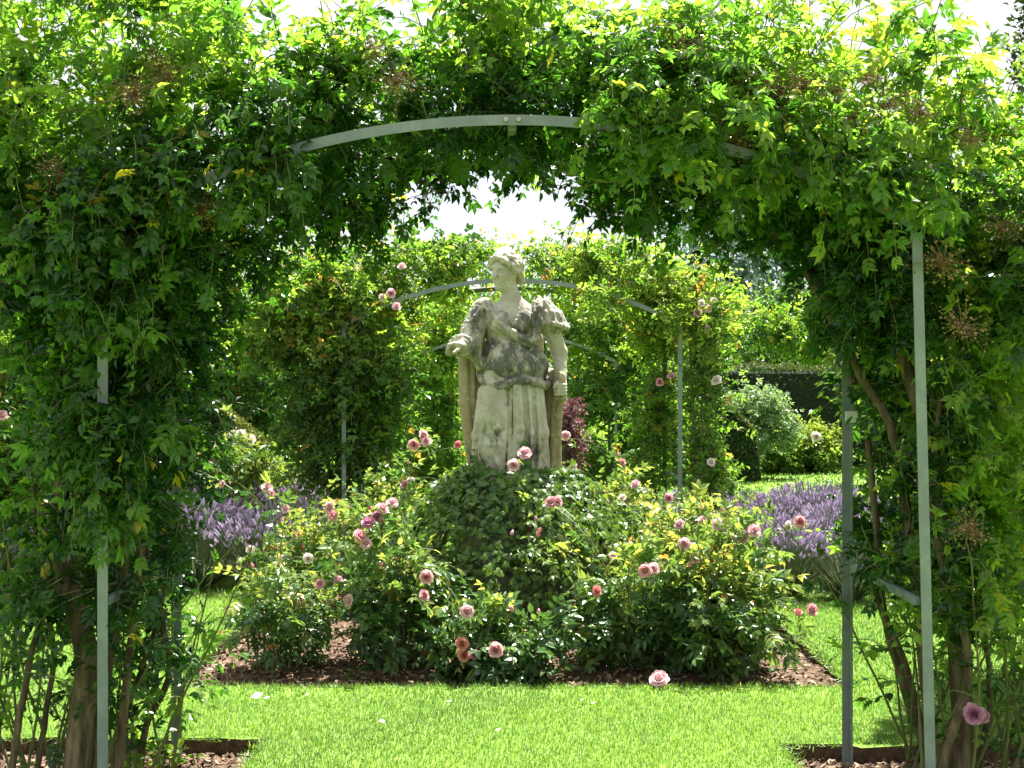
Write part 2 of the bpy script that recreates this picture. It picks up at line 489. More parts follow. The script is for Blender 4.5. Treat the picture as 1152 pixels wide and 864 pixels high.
def stone_material(name, stain, tint=(1, 1, 1)):
    """weathered limestone; stain = how much dark lichen (0..1)"""
    m, nt, N, Lk = nodes(name)
    tc = N('ShaderNodeTexCoord')
    def noise(sc, det, rough=.6, off=0, zs=1.0):
        mp = N('ShaderNodeMapping'); mp.inputs['Location'].default_value = (off, off * .7, off * 1.3); mp.inputs['Scale'].default_value = (1, 1, zs)
        Lk(tc.outputs['Object'], mp.inputs['Vector'])
        n = N('ShaderNodeTexNoise'); n.inputs['Scale'].default_value = sc; n.inputs['Detail'].default_value = det; n.inputs['Roughness'].default_value = rough
        Lk(mp.outputs['Vector'], n.inputs['Vector'])
        return n.outputs['Fac']
    base = ramp(nt, [(.3, (0.38, 0.35, 0.26)), (.5, (0.54, 0.51, 0.43)), (.7, (0.66, 0.64, 0.57))])
    for e_ in base.color_ramp.elements: e_.color = (e_.color[0] * tint[0], e_.color[1] * tint[1], e_.color[2] * tint[2], 1)
    Lk(noise(5, 6, .6), base.inputs['Fac'])
    # green algae
    alg = ramp(nt, [(.45, (0, 0, 0)), (.62, (1, 1, 1))])
    Lk(noise(3.2, 5, .6, 3), alg.inputs['Fac'])
    m1 = N('ShaderNodeMix'); m1.data_type = 'RGBA'; m1.inputs['B'].default_value = (0.26, 0.25, 0.14, 1)
    s1 = N('ShaderNodeMath'); s1.operation = 'MULTIPLY'; s1.inputs[1].default_value = .28
    Lk(alg.outputs['Color'], s1.inputs[0]); Lk(s1.outputs[0], m1.inputs['Factor'])
    Lk(base.outputs['Color'], m1.inputs['A'])
    # dark lichen blotches
    li = ramp(nt, [(.60 - .17 * stain, (0, 0, 0)), (.67 - .14 * stain, (1, 1, 1))])
    cmb = N('ShaderNodeMath'); cmb.operation = 'MULTIPLY_ADD'; cmb.inputs[1].default_value = .42
    Lk(noise(5.0, 3, .5, 21, .7), cmb.inputs[0])
    hf = N('ShaderNodeMath'); hf.operation = 'MULTIPLY'; hf.inputs[1].default_value = .58
    Lk(noise(13, 10, .78, 7, .6), hf.inputs[0]); Lk(hf.outputs[0], cmb.inputs[2])
    Lk(cmb.outputs[0], li.inputs['Fac'])
    s2 = N('ShaderNodeMath'); s2.operation = 'MULTIPLY'; s2.inputs[1].default_value = .92
    Lk(li.outputs['Color'], s2.inputs[0])
    m2 = N('ShaderNodeMix'); m2.data_type = 'RGBA'; m2.inputs['B'].default_value = (0.105, 0.105, 0.098, 1)
    Lk(s2.outputs[0], m2.inputs['Factor']); Lk(m1.outputs['Result'], m2.inputs['A'])
    # pale lichen spots
    wl = ramp(nt, [(.60, (0, 0, 0)), (.66, (1, 1, 1))])
    Lk(noise(26, 7, .7, 12), wl.inputs['Fac'])
    s3 = N('ShaderNodeMath'); s3.operation = 'MULTIPLY'; s3.inputs[1].default_value = .85
    Lk(wl.outputs['Color'], s3.inputs[0])
    m3 = N('ShaderNodeMix'); m3.data_type = 'RGBA'; m3.inputs['B'].default_value = (0.62, 0.62, 0.58, 1)
    Lk(s3.outputs[0], m3.inputs['Factor']); Lk(m2.outputs['Result'], m3.inputs['A'])
    pb = N('ShaderNodeBsdfPrincipled'); pb.inputs['Roughness'].default_value = .9
    pb.inputs['Specular IOR Level'].default_value = .15
    Lk(m3.outputs['Result'], pb.inputs['Base Color'])
    b = N('ShaderNodeBump'); b.inputs['Strength'].default_value = .55; b.inputs['Distance'].default_value = .022
    Lk(noise(38, 9, .75, 1), b.inputs['Height']); Lk(b.outputs['Normal'], pb.inputs['Normal'])
    o = N('ShaderNodeOutputMaterial'); Lk(pb.outputs[0], o.inputs['Surface'])
    return m


M['lawn'] = lawn_material()
M['stone'] = stone_material('pale_stone', .32)
M['stone_clean'] = stone_material('clean_stone', .15)
M['stone_brown'] = stone_material('brown_stone', .35, (.72, .64, .50))
M['stone_dark'] = stone_material('lichened_stone', .90)
M['stone_mid'] = stone_material('grey_stone', .5)

# ------------------------------------------------------------------ ground, lawn, beds
BED = (-1.84, 1.84, 6.62, 10.3)
NEARL = (-2.75, -1.13, 4.0, 5.66)
NEARR = (1.21, 2.75, 4.0, 5.56)
FARL = (-2.7, -1.0, 10.7, 12.4)
FARR = (1.0, 2.7, 10.7, 12.4)
BEDS = [BED, NEARL, NEARR, FARL, FARR]


def wob_loop(b, step=.12, amp=.026, seed=0):
    r = np.random.default_rng(seed)
    x0, x1, y0, y1 = b
    pts = []
    for (ax, ay), (bx, by) in (((x0, y0), (x1, y0)), ((x1, y0), (x1, y1)), ((x1, y1), (x0, y1)), ((x0, y1), (x0, y0))):
        n = max(2, int(math.hypot(bx - ax, by - ay) / step))
        for i in range(n):
            t = i / n
            pts.append((ax + (bx - ax) * t + r.normal(0, amp), ay + (by - ay) * t + r.normal(0, amp)))
    return pts


def build_ground():
    n = 40
    xs = np.linspace(-1, 1, n); xs = np.sign(xs) * np.abs(xs) ** 2.2 * 600
    X, Y = np.meshgrid(xs, xs)
    V = np.stack([X.ravel(), Y.ravel() + 8, np.full(X.size, -0.085)], -1)
    idx = np.arange(n * n).reshape(n, n)
    Q = np.stack([idx[:-1, :-1], idx[:-1, 1:], idx[1:, 1:], idx[1:, :-1]], -1).reshape(-1, 4)
    o = obj('ground', mesh_data('ground', V, Q, M['soil']))
    tag(o, 'dark earth lying under the lawn and the garden', kind='structure')
    import bmesh
    bm = bmesh.new()
    loops = [[(-40, -2), (40, -2), (40, 60), (-40, 60)]] + [wob_loop(b, seed=i) for i, b in enumerate(BEDS)]
    es = []
    for lp in loops:
        vs = [bm.verts.new((x, y, 0)) for x, y in lp]
        for i in range(len(vs)): es.append(bm.edges.new((vs[i], vs[(i + 1) % len(vs)])))
    bmesh.ops.triangle_fill(bm, use_beauty=True, use_dissolve=False, edges=es)
    for f in bm.faces:
        if f.normal.z < 0: f.normal_flip()
    # drop any faces filled inside beds
    kill = []
    for f in bm.faces:
        c = f.calc_center_median()
        if any(b[0] + .06 < c.x < b[1] - .06 and b[2] + .06 < c.y < b[3] - .06 for b in BEDS): kill.append(f)
    bmesh.ops.delete(bm, geom=kill, context='FACES_ONLY')
    be = [e for e in bm.edges if len(e.link_faces) == 1]
    r = bmesh.ops.extrude_edge_only(bm, edges=be)
    for v in [g for g in r['geom'] if isinstance(g, bmesh.types.BMVert)]:
        v.co.z = -0.12
    for f in [g for g in r['geom'] if isinstance(g, bmesh.types.BMFace)]: f.material_index = 1  # dark soil on the cut edge, also standing in for its shadow
    me = bpy.data.meshes.new('lawn')
    bm.to_mesh(me); bm.free()
    me.materials.append(M['lawn']); me.materials.append(M['soil'])
    tag(obj('lawn', me), 'bright green mown lawn around the rose beds', kind='structure')
    # mulched bed surfaces, gently domed
    for i, b in enumerate(BEDS):
        nx, ny = int((b[1] - b[0]) / .05), int((b[3] - b[2]) / .05)
        X, Y = np.meshgrid(np.linspace(b[0] - .04, b[1] + .04, nx), np.linspace(b[2] - .04, b[3] + .04, ny))
        u = (X - b[0]) / (b[1] - b[0]); v = (Y - b[2]) / (b[3] - b[2])
        edge = np.clip(np.minimum(np.minimum(u, 1 - u) * (b[1] - b[0]), np.minimum(v, 1 - v) * (b[3] - b[2])), 0, 1)
        Z = -0.075 + 0.07 * np.clip(edge / .8, 0, 1) ** .8 * (1 if i == 0 else .5) + rng.normal(0, .006, X.shape)
        idx = np.arange(X.size).reshape(X.shape)
        Q = np.stack([idx[:-1, :-1], idx[:-1, 1:], idx[1:, 1:], idx[1:, :-1]], -1).reshape(-1, 4)
        o = obj('flower_bed', mesh_data('flower_bed', np.stack([X, Y, Z], -1), Q, M['soil'], True))
        tag(o, 'brown mulched soil of a cut rose bed', kind='structure')


def bed_z(b, x, y, main):
    e = np.clip(np.minimum(np.minimum(x - b[0], b[1] - x), np.minimum(y - b[2], b[3] - y)), 0, 1)
    return -0.075 + .07 * np.clip(e / .8, 0, 1) ** .8 * (1 if main else .5)


def build_chips():
    mb = MB()
    for b, n in ((BED, 16000), (NEARL, 3500), (NEARR, 3500)):
        x = rng.uniform(b[0], b[1], n); y = rng.uniform(b[2], b[3], n)
        if b is BED:
            k = rng.random(n) < np.where(y < 8.2, 1, .35); x, y = x[k], y[k]
        n = len(x)
        z = bed_z(b, x, y, b is BED) + rng.uniform(0.002, .014, n)
        V = np.array([[-.5, -.3, 0], [.5, -.25, .05], [.55, .3, 0], [-.45, .28, .06]])
        F = np.array([[0, 1, 2], [0, 2, 3]])
        a = rng.uniform(0, 6.28, n)
        d = np.stack([np.cos(a), np.sin(a), rng.normal(0, .3, n)], -1)
        up = np.stack([rng.normal(0, .5, n), rng.normal(0, .5, n), np.ones(n)], -1)
        inst(mb, (V, F), np.stack([x, y, z], -1), frames(d, up), rng.uniform(.012, .04, n), rng.beta(2, 2.6, n))
    tag(mb.build('bark_mulch', M['chip']), 'brown bark chips scattered over the soil of the rose beds', 'mulch', kind='stuff')


def in_bed(x, y, m=0.0):
    r = np.zeros(len(x), bool)
    for b in BEDS: r |= (x > b[0] + m) & (x < b[1] - m) & (y > b[2] + m) & (y < b[3] - m)
    return r


def build_grass():
    mb = MB()
    blade = (np.array([[-.5, 0, 0], [.5, 0, 0], [.32, .55, .05], [-.32, .55, .05], [0, 1, .22]]), np.array([[0, 1, 2], [0, 2, 3], [3, 2, 4]]))
    for d0, d1, dens, hh, ww in ((4.6, 6.4, 13000, .026, .0034), (6.4, 9.5, 7000, .030, .0048), (9.5, 14, 900, .045, .012), (14, 30, 160, .06, .03)):
        A = 1.2 * (d1 * d1 - d0 * d0) / 2
        n = int(A * dens)
        y = np.sqrt(rng.uniform(d0 * d0, d1 * d1, n)); x = rng.uniform(-.6, .6, n) * y
        k = ~in_bed(x, y); x, y = x[k], y[k]; n = len(x)
        a = rng.uniform(0, 6.28, n)
        lean = rng.uniform(.05, .75, n)
        d = np.stack([np.cos(a) * lean, np.sin(a) * lean, np.ones(n)], -1)
        up = np.stack([-np.cos(a), -np.sin(a), rng.uniform(.1, .6, n)], -1)
        R = frames(d, -up)
        # anisotropic: width scaled separately
        h = hh * rng.uniform(.6, 1.35, n)
        patch = np.sin(x * 2.1 + np.sin(y * 1.7)) * .5 + np.sin(x * 5.3 - y * 4.1) * .3
        v = np.clip(.42 + .27 * patch + rng.normal(0, .14, n), 0, .9)
        v = np.where(rng.random(n) < .02, 1.0, v)
        tv, tf = blade
        tvs = tv[None] * np.stack([np.full(n, ww) * rng.uniform(.7, 1.3, n), h, h], -1)[:, None, :]
        V = np.einsum('nij,nkj->nki', R, tvs) + np.stack([x, y, np.full(n, -.002)], -1)[:, None]
        F = (tf[None] + (np.arange(n) * 5)[:, None, None]).reshape(-1, 3)
        mb.add(V.reshape(-1, 3), T=F, var=np.repeat(v, 5))
    # shaggy fringe along the bed edges
    for b in BEDS[:3]:
        lp = np.array(wob_loop(b, .003, .02, 3)); n = len(lp)
        a = rng.uniform(0, 6.28, n)
        d = np.stack([np.cos(a) * .8, np.sin(a) * .8, rng.uniform(-.35, .9, n)], -1)
        R = frames(d, np.stack([rng.normal(0, .4, n), rng.normal(0, .4, n), np.ones(n)], -1))
        tvs = blade[0][None] * np.stack([np.full(n, .005), rng.uniform(.03, .06, n), rng.uniform(.03, .05, n)], -1)[:, None]
        V = np.einsum('nij,nkj->nki', R, tvs) + np.stack([lp[:, 0], lp[:, 1], np.full(n, -.004)], -1)[:, None]
        mb.add(V.reshape(-1, 3), T=(blade[1][None] + (np.arange(n) * 5)[:, None, None]).reshape(-1, 3), var=np.repeat(rng.uniform(.1, .7, n), 5))
    tag(mb.build('grass', M['grass']), 'short sunlit grass blades covering the lawn', 'grass', kind='stuff')


build_ground()
build_chips()
build_grass()

# ------------------------------------------------------------------ metal arches
HALF = 1.505
SPR = 0.39 * HALF            # above eye height
RISE = 0.266 * HALF
RAD = (HALF ** 2 + RISE ** 2) / (2 * RISE)


def arch_z(x):
    """height of the rib (near arch) at x"""
    return EYE + SPR + RISE - (RAD - np.sqrt(np.maximum(RAD ** 2 - np.minimum(np.abs(x), HALF) ** 2, 0)))


def sweep_L(mb, path, N1, N2, w=.038, t=.006):
    """angle iron: path (m,3), N1/N2 unit vectors (m,3) spanning the section"""
    prof = [(-w / 2, 0), (w / 2, 0), (w / 2, w), (w / 2 - t, w), (w / 2 - t, t), (-w / 2, t)]
    m = len(path); k = len(prof)
    V = np.stack([path + N1 * a + N2 * b for a, b in prof], 1)
    idx = np.arange(m * k).reshape(m, k); nx = np.roll(idx, -1, 1)
    Q = np.stack([idx[:-1], nx[:-1], nx[1:], idx[1:]], -1).reshape(-1, 4)
    caps = []
    for r in (0, m - 1):
        i = idx[r]
        caps += [[i[0], i[1], i[4], i[5]], [i[1], i[2], i[3], i[4]]]
    mb.add(V.reshape(-1, 3), Q=np.concatenate([Q, caps]))


def build_arch(yf, depth, dz, label, lean=0.0):
    root = empty('garden_arch', (0, yf, 0), label, 'garden arch', 'metal garden arches in a row')
    zs = EYE + SPR + dz
    for j, y in enumerate((yf, yf + depth)):
        sgn = 1 if j == 0 else -1
        for s in (-1, 1):
            x = s * HALF * (1.0 if j == 0 else .985)
            ln = lean * .055 if (j == 0 and s == 1) else 0.0
            zz = np.linspace(-.2, zs, 8)
            path = np.stack([x + ln * (1 - zz / zs) - ln * .3, np.full(8, y), zz], -1)
            mb = MB()
            sweep_L(mb, path, np.tile([float(s), 0, 0], (8, 1)), np.tile([0, float(sgn), 0], (8, 1)))
            mb.build('post', M['paint'], root)
        aa = math.asin(HALF / RAD)
        th = np.linspace(-aa, aa, 48)
        path = np.stack([np.sin(th) * RAD, np.full(48, y), zs + RISE - RAD + np.cos(th) * RAD], -1)
        nr = np.stack([np.sin(th), 0 * th, np.cos(th)], -1)
        mb = MB()
        sweep_L(mb, path, nr, np.tile([0, float(sgn), 0], (48, 1)))
        rib = mb.build('rib', M['paint'], root)
        if j == 0:
            for dx in (-.022, .024):
                b = MB()
                tubes(b, np.array([[dx, y - .012, zs + RISE], [dx, y - .004, zs + RISE], [dx, y + .002, zs + RISE]]), .009, .010, 8)
                b.build('bolt', M['steel'], rib, smooth=False, origin=root.location)
                bpy.data.objects[-1] if False else None
    # side crossbars and the ridge bar tying the two ribs
    for s in (-1, 1):
        for zc in (.81 + dz, zs - .03):
            mb = MB()
            box(mb, (s * HALF - .012, yf + .045, zc - .016), (s * HALF + .012, yf + depth - .045, zc + .016), .003)
            mb.build('crossbar', M['paint'], root)
    mb = MB()
    box(mb, (-.016, yf + .045, zs + RISE - .03), (.016, yf + depth - .045, zs + RISE), .003)
    mb.build('ridge_bar', M['paint'], root)
    return root


YF, YD = 4.54, 0.94
near = build_arch(YF, YD, 0, 'tall nearest grey-green metal arch framing the statue, smothered in green climber', lean=1.0)
build_arch(11.06, .95, -.02, 'middle grey-green metal arch behind the statue, curved top beside its shoulders')
build_arch(17.9, .95, -.2, 'smallest farthest metal arch, thin post seen just left of the statue')

# ------------------------------------------------------------------ leaf templates
T_NEAR = [compound(2, 1, False, s, .52) for s in range(4)] + [compound(3, 1.15, False, 12, .5), compound(3, 1.15, False, 15, .46)] + [leaflet(.58, .56, .1, .2), leaflet(.62, .5, .16, .1), leaflet(.52, .62, .06, .3)]
T_MID = [compound(2, 1, True, s + 20, .62) for s in range(5)]
T_SIMPLE = [leaflet(1, .55, .1, .2, False), leaflet(1, .62, .16, .1, False), leaflet(1, .5, .05, .32, False)]
T_LO = [leaflet(1, .6, .1, .2, True), leaflet(1, .7, .18, .05, True), leaflet(1, .5, .02, .3, True)]


def ivy_leaf():
    pts = [(0, 0), (-.34, -.06), (-.5, .22), (-.26, .36), (-.36, .66), (-.12, .62), (0, 1.0), (.12, .62), (.36, .66), (.26, .36), (.5, .22), (.34, -.06)]
    V = [[0, .3, .05]] + [[x, y, -.12 * (x * x + (y - .3) ** 2)] for x, y in pts]
    n = len(pts)
    F = [[0, 1 + (i + 1) % n, 1 + i] for i in range(n)]
    return np.array(V, float), np.array(F)


T_IVY = [ivy_leaf()]


# ---- roses
def rose_bloom(seed, openness=1.0):
    """layered cupped rosette, unit diameter about 1, facing +Z"""
    r = random.Random(seed)
    mb = MB()
    for ring, (n, rad, tilt, ln) in enumerate(((4, .03, 88, .30), (6, .07, 82, .34), (8, .11, 70, .37), (9, .15, 54, .40), (9, .18, 38, .42), (9, .19, 20, .42))):
        for i in range(n):
            a = 2 * math.pi * (i + r.uniform(-.25, .25)) / n + ring * .5
            tl = math.radians(tilt * openness + r.uniform(-9, 9))
            L_ = ln * r.uniform(.85, 1.12); w = L_ * r.uniform(.95, 1.2)
            V = []
            for v in range(4):
                t = v / 3
                for u in range(4):
                    s = u / 3 - .5
                    ww = w * (0.45 + .75 * math.sin(math.pi * (0.15 + .72 * t)))
                    x = s * ww
                    y = t * L_ * (1 - .25 * (2 * s) ** 2 * t)
                    z = (2 * s) ** 2 * .10 * L_ - .18 * L_ * t * t * (1 if ring > 2 else -.5) + r.uniform(-.016, .016)
                    V.append([x, y, z])
            V = np.array(V) @ rotx(tl).T
            V = V + np.array([0, rad * .6, .02 - .02 * ring])
            V = V @ rotz(a).T
            Q = [[v * 4 + u, v * 4 + u + 1, v * 4 + u + 5, v * 4 + u + 4] for v in range(3) for u in range(3)]
            mb.add(V, Q=Q, var=np.clip(r.uniform(.1, .5) + .12 * ring + np.repeat(np.arange(4) * .08, 4) * 0, 0, 1))
    # calyx
    for i in range(5):
        a = 2 * math.pi * i / 5
        V = np.array([[-.03, 0, -.10], [.03, 0, -.10], [.045, .16, -.06], [0, .28, -.02], [-.045, .16, -.06]]) @ rotz(a).T
        mb.add(V, T=[[0, 1, 2], [0, 2, 4], [4, 2, 3]], var=.1)
    return mb


BLOOM = {}
for k in PET:
    BLOOM[k] = [rose_bloom(i * 7 + len(k), 1.0 - .12 * i).data('rose_bloom', PET[k], True) for i in range(3)]


def bud_mesh():
    mb = MB()
    prof = [(0, -.1), (.30, .05), (.36, .35), (.26, .75), (.08, 1.05), (0, 1.1)]
    V = [[r_ * math.cos(a + z * .9), r_ * math.sin(a + z * .9), z] for r_, z in prof for a in np.arange(7) / 7 * 6.283]
    Q = [[k * 7 + i, k * 7 + (i + 1) % 7, k * 7 + 7 + (i + 1) % 7, k * 7 + 7 + i] for k in range(5) for i in range(7)]
    mb.add(V, Q=Q, var=.25)
    return mb.data('rose_bud', PET['pink'], True)


BUD = bud_mesh()


def bloom(parent, pos, size=.1, kind='pink', facing=(0, -.6, .6), label=None, name='rose_bloom'):
    me = BLOOM[kind][int(rng.integers(0, 3))]
    o = bpy.data.objects.new(name, me)
    COL.objects.link(o)
    z = nrm(np.asarray(facing, float) + rng.normal(0, .18, 3))
    Rm = frames(np.cross(z, [1, .1, .05])[None], z[None])[0]
    from mathutils import Matrix
    mt = Matrix([[*(Rm[i] * size), 0] for i in range(3)] + [[0, 0, 0, 1]])
    p = np.asarray(pos, float)
    if parent is not None:
        o.parent = parent
        p = p - np.asarray(parent.location)
    mt.translation = tuple(p)
    o.matrix_local = mt if parent is not None else mt
    if label: o['label'] = label
    return o


# ------------------------------------------------------------------ climbers on the near arch
def lerp(xs, ys, x):
    return np.interp(x, xs, ys)


def sample_region(n, inside, lo, hi):
    out = []; got = 0
    while got < n:
        p = rng.uniform(lo, hi, (n * 2, 3))
        w = inside(p)
        p = p[rng.random(len(p)) < w]
        out.append(p); got += len(p)
    return np.concatenate(out)[:n]


def clump(p, m, f, frac=.75):
    c = p[rng.choice(len(p), m, replace=False)]
    i = ((p[:, None] - c[None]) ** 2).sum(-1).argmin(1)
    k = rng.random(len(p)) < frac
    p = p.copy()
    p[k] = c[i[k]] + (p[k] - c[i[k]]) * f
    return p


def seedheads(parent, spots, size=.11):
    mb = MB()
    n = 110
    d = nrm(rng.normal(0, 1, (n, 3)) + np.array([0, 0, .5])); ln = rng.uniform(.25, 1.0, n) * (1 + .35 * np.sin(d[:, 0] * 5) * np.cos(d[:, 1] * 4))
    e = d * ln[:, None]
    mid = e * .5 + np.array([0, 0, .12])
    tubes(mb, np.stack([np.zeros((n, 3)), mid, e], 1), .008, .006, 3, .3)
    octa = (np.array([[1, 0, 0], [-1, 0, 0], [0, 1, 0], [0, -1, 0], [0, 0, 1.3], [0, 0, -1.3]]) * .042, np.array([[0, 2, 4], [2, 1, 4], [1, 3, 4], [3, 0, 4], [2, 0, 5], [1, 2, 5], [3, 1, 5], [0, 3, 5]]))
    inst(mb, octa, e, frames(d, rng.normal(0, 1, (n, 3))), rng.uniform(.7, 1.3, n), rng.uniform(.2, 1, n))
    me = mb.data('seed_cluster', M['seed'])
    for p in spots:
        o = bpy.data.objects.new('seed_cluster', me)
        COL.objects.link(o); o.parent = parent
        o.location = tuple(np.asarray(p) - np.asarray(parent.location))
        s = size * random.uniform(.75, 1.25)
        o.scale = (s, s, s * .8); o.rotation_euler = (random.uniform(-.5, .5), random.uniform(-.5, .5), random.uniform(0, 6))


def near_climber(side):
    """side -1 left, +1 right"""
    if side < 0:
        root = empty('climbing_rose', (-1.62, 5.0, -.05), 'dark green climber on the left legs of the nearest arch, thick forked trunk', 'climbing rose', 'climbers on the arches')
    else:
        root = empty('climbing_rose', (1.75, 4.95, -.05), 'climber on the right legs of the nearest arch, leaning brown stems below', 'climbing rose', 'climbers on the arches')

    def canopy(p):
        x, y, z = p[:, 0], p[:, 1], p[:, 2]
        zc = np.where(np.abs(x) <= HALF, arch_z(x), EYE + SPR - (np.abs(x) - HALF) * .9)
        t = np.clip((y - YF) / YD, 0, 1.3)
        hang = lerp([-1.5, -1.1, -.7, -.4, -.2, -.05, .1, .18, .3, .45, .8, 1.2, 1.5], [.24, .17, .17, .14, .07, -.03, -.10, -.03, .16, .20, .13, .13, .2], x)
        low = zc + .03 - (hang + .02) * np.clip((t - .2) / .6, 0, 1)
        ext = .05 * np.sin(x * 9 + 1) + .08 * np.sin(x * 4.3 + 2)
        top = lerp([-2.3, -1.6, -1.0, -.62, -.2, .2, .45, .8, 1.2, 1.5, 1.8, 2.1], [3.25, 3.38, 3.24, 3.14, 3.26, 3.28, 3.22, 3.27, 3.14, 2.88, 2.93, 2.80], x) + 1.3 * ext
        ok = (z > low) & (z < top) & (y > YF + .03 + .1 * np.clip(1 - (z - low) / .25, 0, 1)) & (y < 5.85 - .25 * np.clip((z - zc) / .6, 0, 1))
        ok &= (x * side > -.10 + .06 * np.sin(z * 9))
        dens = np.clip(1.1 - .9 * (z - zc) / np.maximum(top - zc, .1), .2, 1)
        return ok * dens

    def column(p):
        x, y, z = p[:, 0], p[:, 1], p[:, 2]
        u = x * side
        if side < 0:
            inn = lerp([.2, .8, 1.0, 1.3, 1.7, 2.1, 2.4], [1.5, 1.46, 1.38, 1.34, 1.35, 1.28, 1.12], z)
            out = lerp([.2, .8, 1.1, 1.8, 2.05, 2.6], [1.78, 1.82, 1.84, 1.86, 2.05, 2.25], z)
            fr = YF + .03
        else:
            inn = lerp([.2, .8, 1.0, 1.3, 1.7, 2.0, 2.4], [1.6, 1.56, 1.50, 1.49, 1.45, 1.36, 1.12], z)
            out = lerp([.2, .8, 1.1, 2.0, 2.6], [1.85, 2.0, 2.25, 2.35, 2.3], z)
            fr = YF + .10
        cut_ = (side > 0) & (u < 1.66) & (z > 1.36) & (z < 1.62)
        wig = .06 * np.sin(z * 11 + 1.3) + .05 * np.sin(z * 5 + 4 * y)
        ok = (u > inn + wig) & (u < out - wig) & (y > fr) & (y < 5.7) & (z < 2.35) & ~cut_
        dens = lerp([.1, .5, .8, 1.1, 1.5], [.05, .14, .38, .7, 1] if side < 0 else [0, .02, .3, .9, 1], z)
        return ok * dens

    F = MB(); ST = MB()
    # canopy shoots
    n = 1480
    lo = (-2.35, YF, 2.0) if side < 0 else (-.1, YF, 1.95)
    hi = (.1, 5.9, 3.35) if side < 0 else (2.2, 5.9, 3.3)
    p = clump(sample_region(n, canopy, lo, hi), n // 11, .5)
    zc = np.where(np.abs(p[:, 0]) <= HALF, arch_z(p[:, 0]), EYE + SPR)
    h = np.clip((p[:, 2] - zc) / .7, -.4, 1)
    d = rng.normal(0, .6, (n, 3)) + np.stack([p[:, 0] * .12, (p[:, 1] - 5.05) * .5 - .12, h * 1.0], -1)
    ln = rng.uniform(.2, .42, n) * np.where(h > .6, 1.1, .85)
    # keep shoots that start low in front from crossing the opening
    sh = shoots(p - nrm(d) * ln[:, None] * .35, d, ln, 5, .22, .16)
    k = sh[:, -1, 1] > YF + np.where((np.abs(sh[:, -1, 0] - .05) < .75) & (sh[:, -1, 2] < arch_z(sh[:, -1, 0]) + .12), .10, -.12)
    sh = sh[k]; h = h[k]
    tubes(ST, sh, .0028, .0014, 3)
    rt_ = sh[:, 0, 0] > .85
    leaf_along(F, sh[(h > .3) & rt_], T_NEAR, .08, 1, .74, .14, .2, per=2, yellow=.02)  # yellower leaves on the right, with sunlit glow put into their colour
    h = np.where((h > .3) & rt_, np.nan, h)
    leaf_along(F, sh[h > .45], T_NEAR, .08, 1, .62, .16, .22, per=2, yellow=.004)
    leaf_along(F, sh[h <= .45], T_NEAR, .076, 1, .27, .14, .15, per=2, yellow=.004)  # paler leaves above, darker below: canopy light and shade put into leaf colour
    # column shoots
    n = 1060 if side < 0 else 1000
    p = sample_region(n, column, (side * 2.4 if side < 0 else .9, YF, .15), (-.9 if side < 0 else 2.4, 5.75, 2.4))
    p = clump(p, n // 11, .5)
    cx = side * 1.55
    d = rng.normal(0, .55, (n, 3)) + np.stack([(p[:, 0] - cx) * .9, (p[:, 1] - 5.05) * .5 - .2, np.full(n, .15)], -1)
    ln = rng.uniform(.2, .4, n)
    sh = shoots(p - nrm(d) * ln[:, None] * .4, d, ln, 5, .3, .16)
    k = sh[:, :, 1].min(1) > (YF - .06 if side < 0 else YF + .07)
    sh = sh[k]
    tubes(ST, sh, .0028, .0014, 3)
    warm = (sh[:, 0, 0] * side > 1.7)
    leaf_along(F, sh[~warm], T_NEAR, .076, 1, .24, .13, .15, per=2, yellow=.006)  # dark leaf colour carries the shade inside the column
    leaf_along(F, sh[warm], T_NEAR, .08, 1, .40 if side < 0 else .74, .15, .2, per=2, yellow=.008)  # outer leaves paler, strongest on the right: sunlight put into the colour
    # long upright wands against the sky, and loose drooping ones at the front
    if side > 0:
        spots = [P(980, 150, 4.9), P(1005, 130, 4.9), P(1030, 140, 5.0), P(960, 120, 5.1), P(900, 90, 4.9), P(1075, 150, 5), P(1110, 180, 5)]
    else:
        spots = [P(330, 90, 4.9), P(150, 80, 4.8), P(470, 90, 4.9), P(520, 100, 5), P(60, 90, 4.8), P(410, 100, 4.9)]
    st = np.repeat(np.array(spots), 2, 0) + rng.normal(0, .05, (len(spots) * 2, 3))
    sh = shoots(st, np.array([0, 0, 1.0]) + rng.normal(0, .25, (len(st), 3)), rng.uniform(.35, .6, len(st)), 9, .03, .08)
    tubes(ST, sh, .0035, .0015, 3)
    leaf_along(F, sh, T_NEAR, .115, 1, .5, .1, .25, per=1)
    dr = [P(x, y, YF + .02) for x, y in ((60, 300), (40, 380), (100, 470), (150, 500), (90, 530), (200, 460), (170, 230), (230, 260), (300, 190))] if side < 0 else \
         [P(x, y, YF - .02) for x, y in ((690, 150), (720, 165), (750, 150), (705, 185), (780, 180), (740, 195), (820, 190), (960, 230), (1000, 215), (1030, 215))]
    m = 46
    xs = rng.uniform(-1.56, -.80, m) if side < 0 else rng.uniform(.36, 1.46, m)
    if side < 0: xs = xs[(np.abs(xs + 1.12) > .10) & (np.abs(xs + 1.36) > .05)]
    dr = dr + [np.array([q, YF + .0, float(arch_z(np.array([q]))[0]) + random.uniform(-.02, .16)]) for q in xs]
    if side < 0: dr = dr + [np.array([-1.5 + random.uniform(-.12, .12), YF, z_]) for z_ in rng.uniform(1.86, 2.3, 30)] + [np.array([-1.5 + random.uniform(-.1, .1), YF, z_]) for z_ in rng.uniform(1.2, 1.55, 20)]
    st = np.repeat(np.array(dr), 3, 0) + rng.normal(0, .04, (len(dr) * 3, 3))
    sh = shoots(st + np.array([0, .07, .03]), np.array([0.1, -.8, .1]) + rng.normal(0, .35, (len(st), 3)), rng.uniform(.2, .34, len(st)), 5, .35, .1)
    tubes(ST, sh, .0028, .0014, 3)
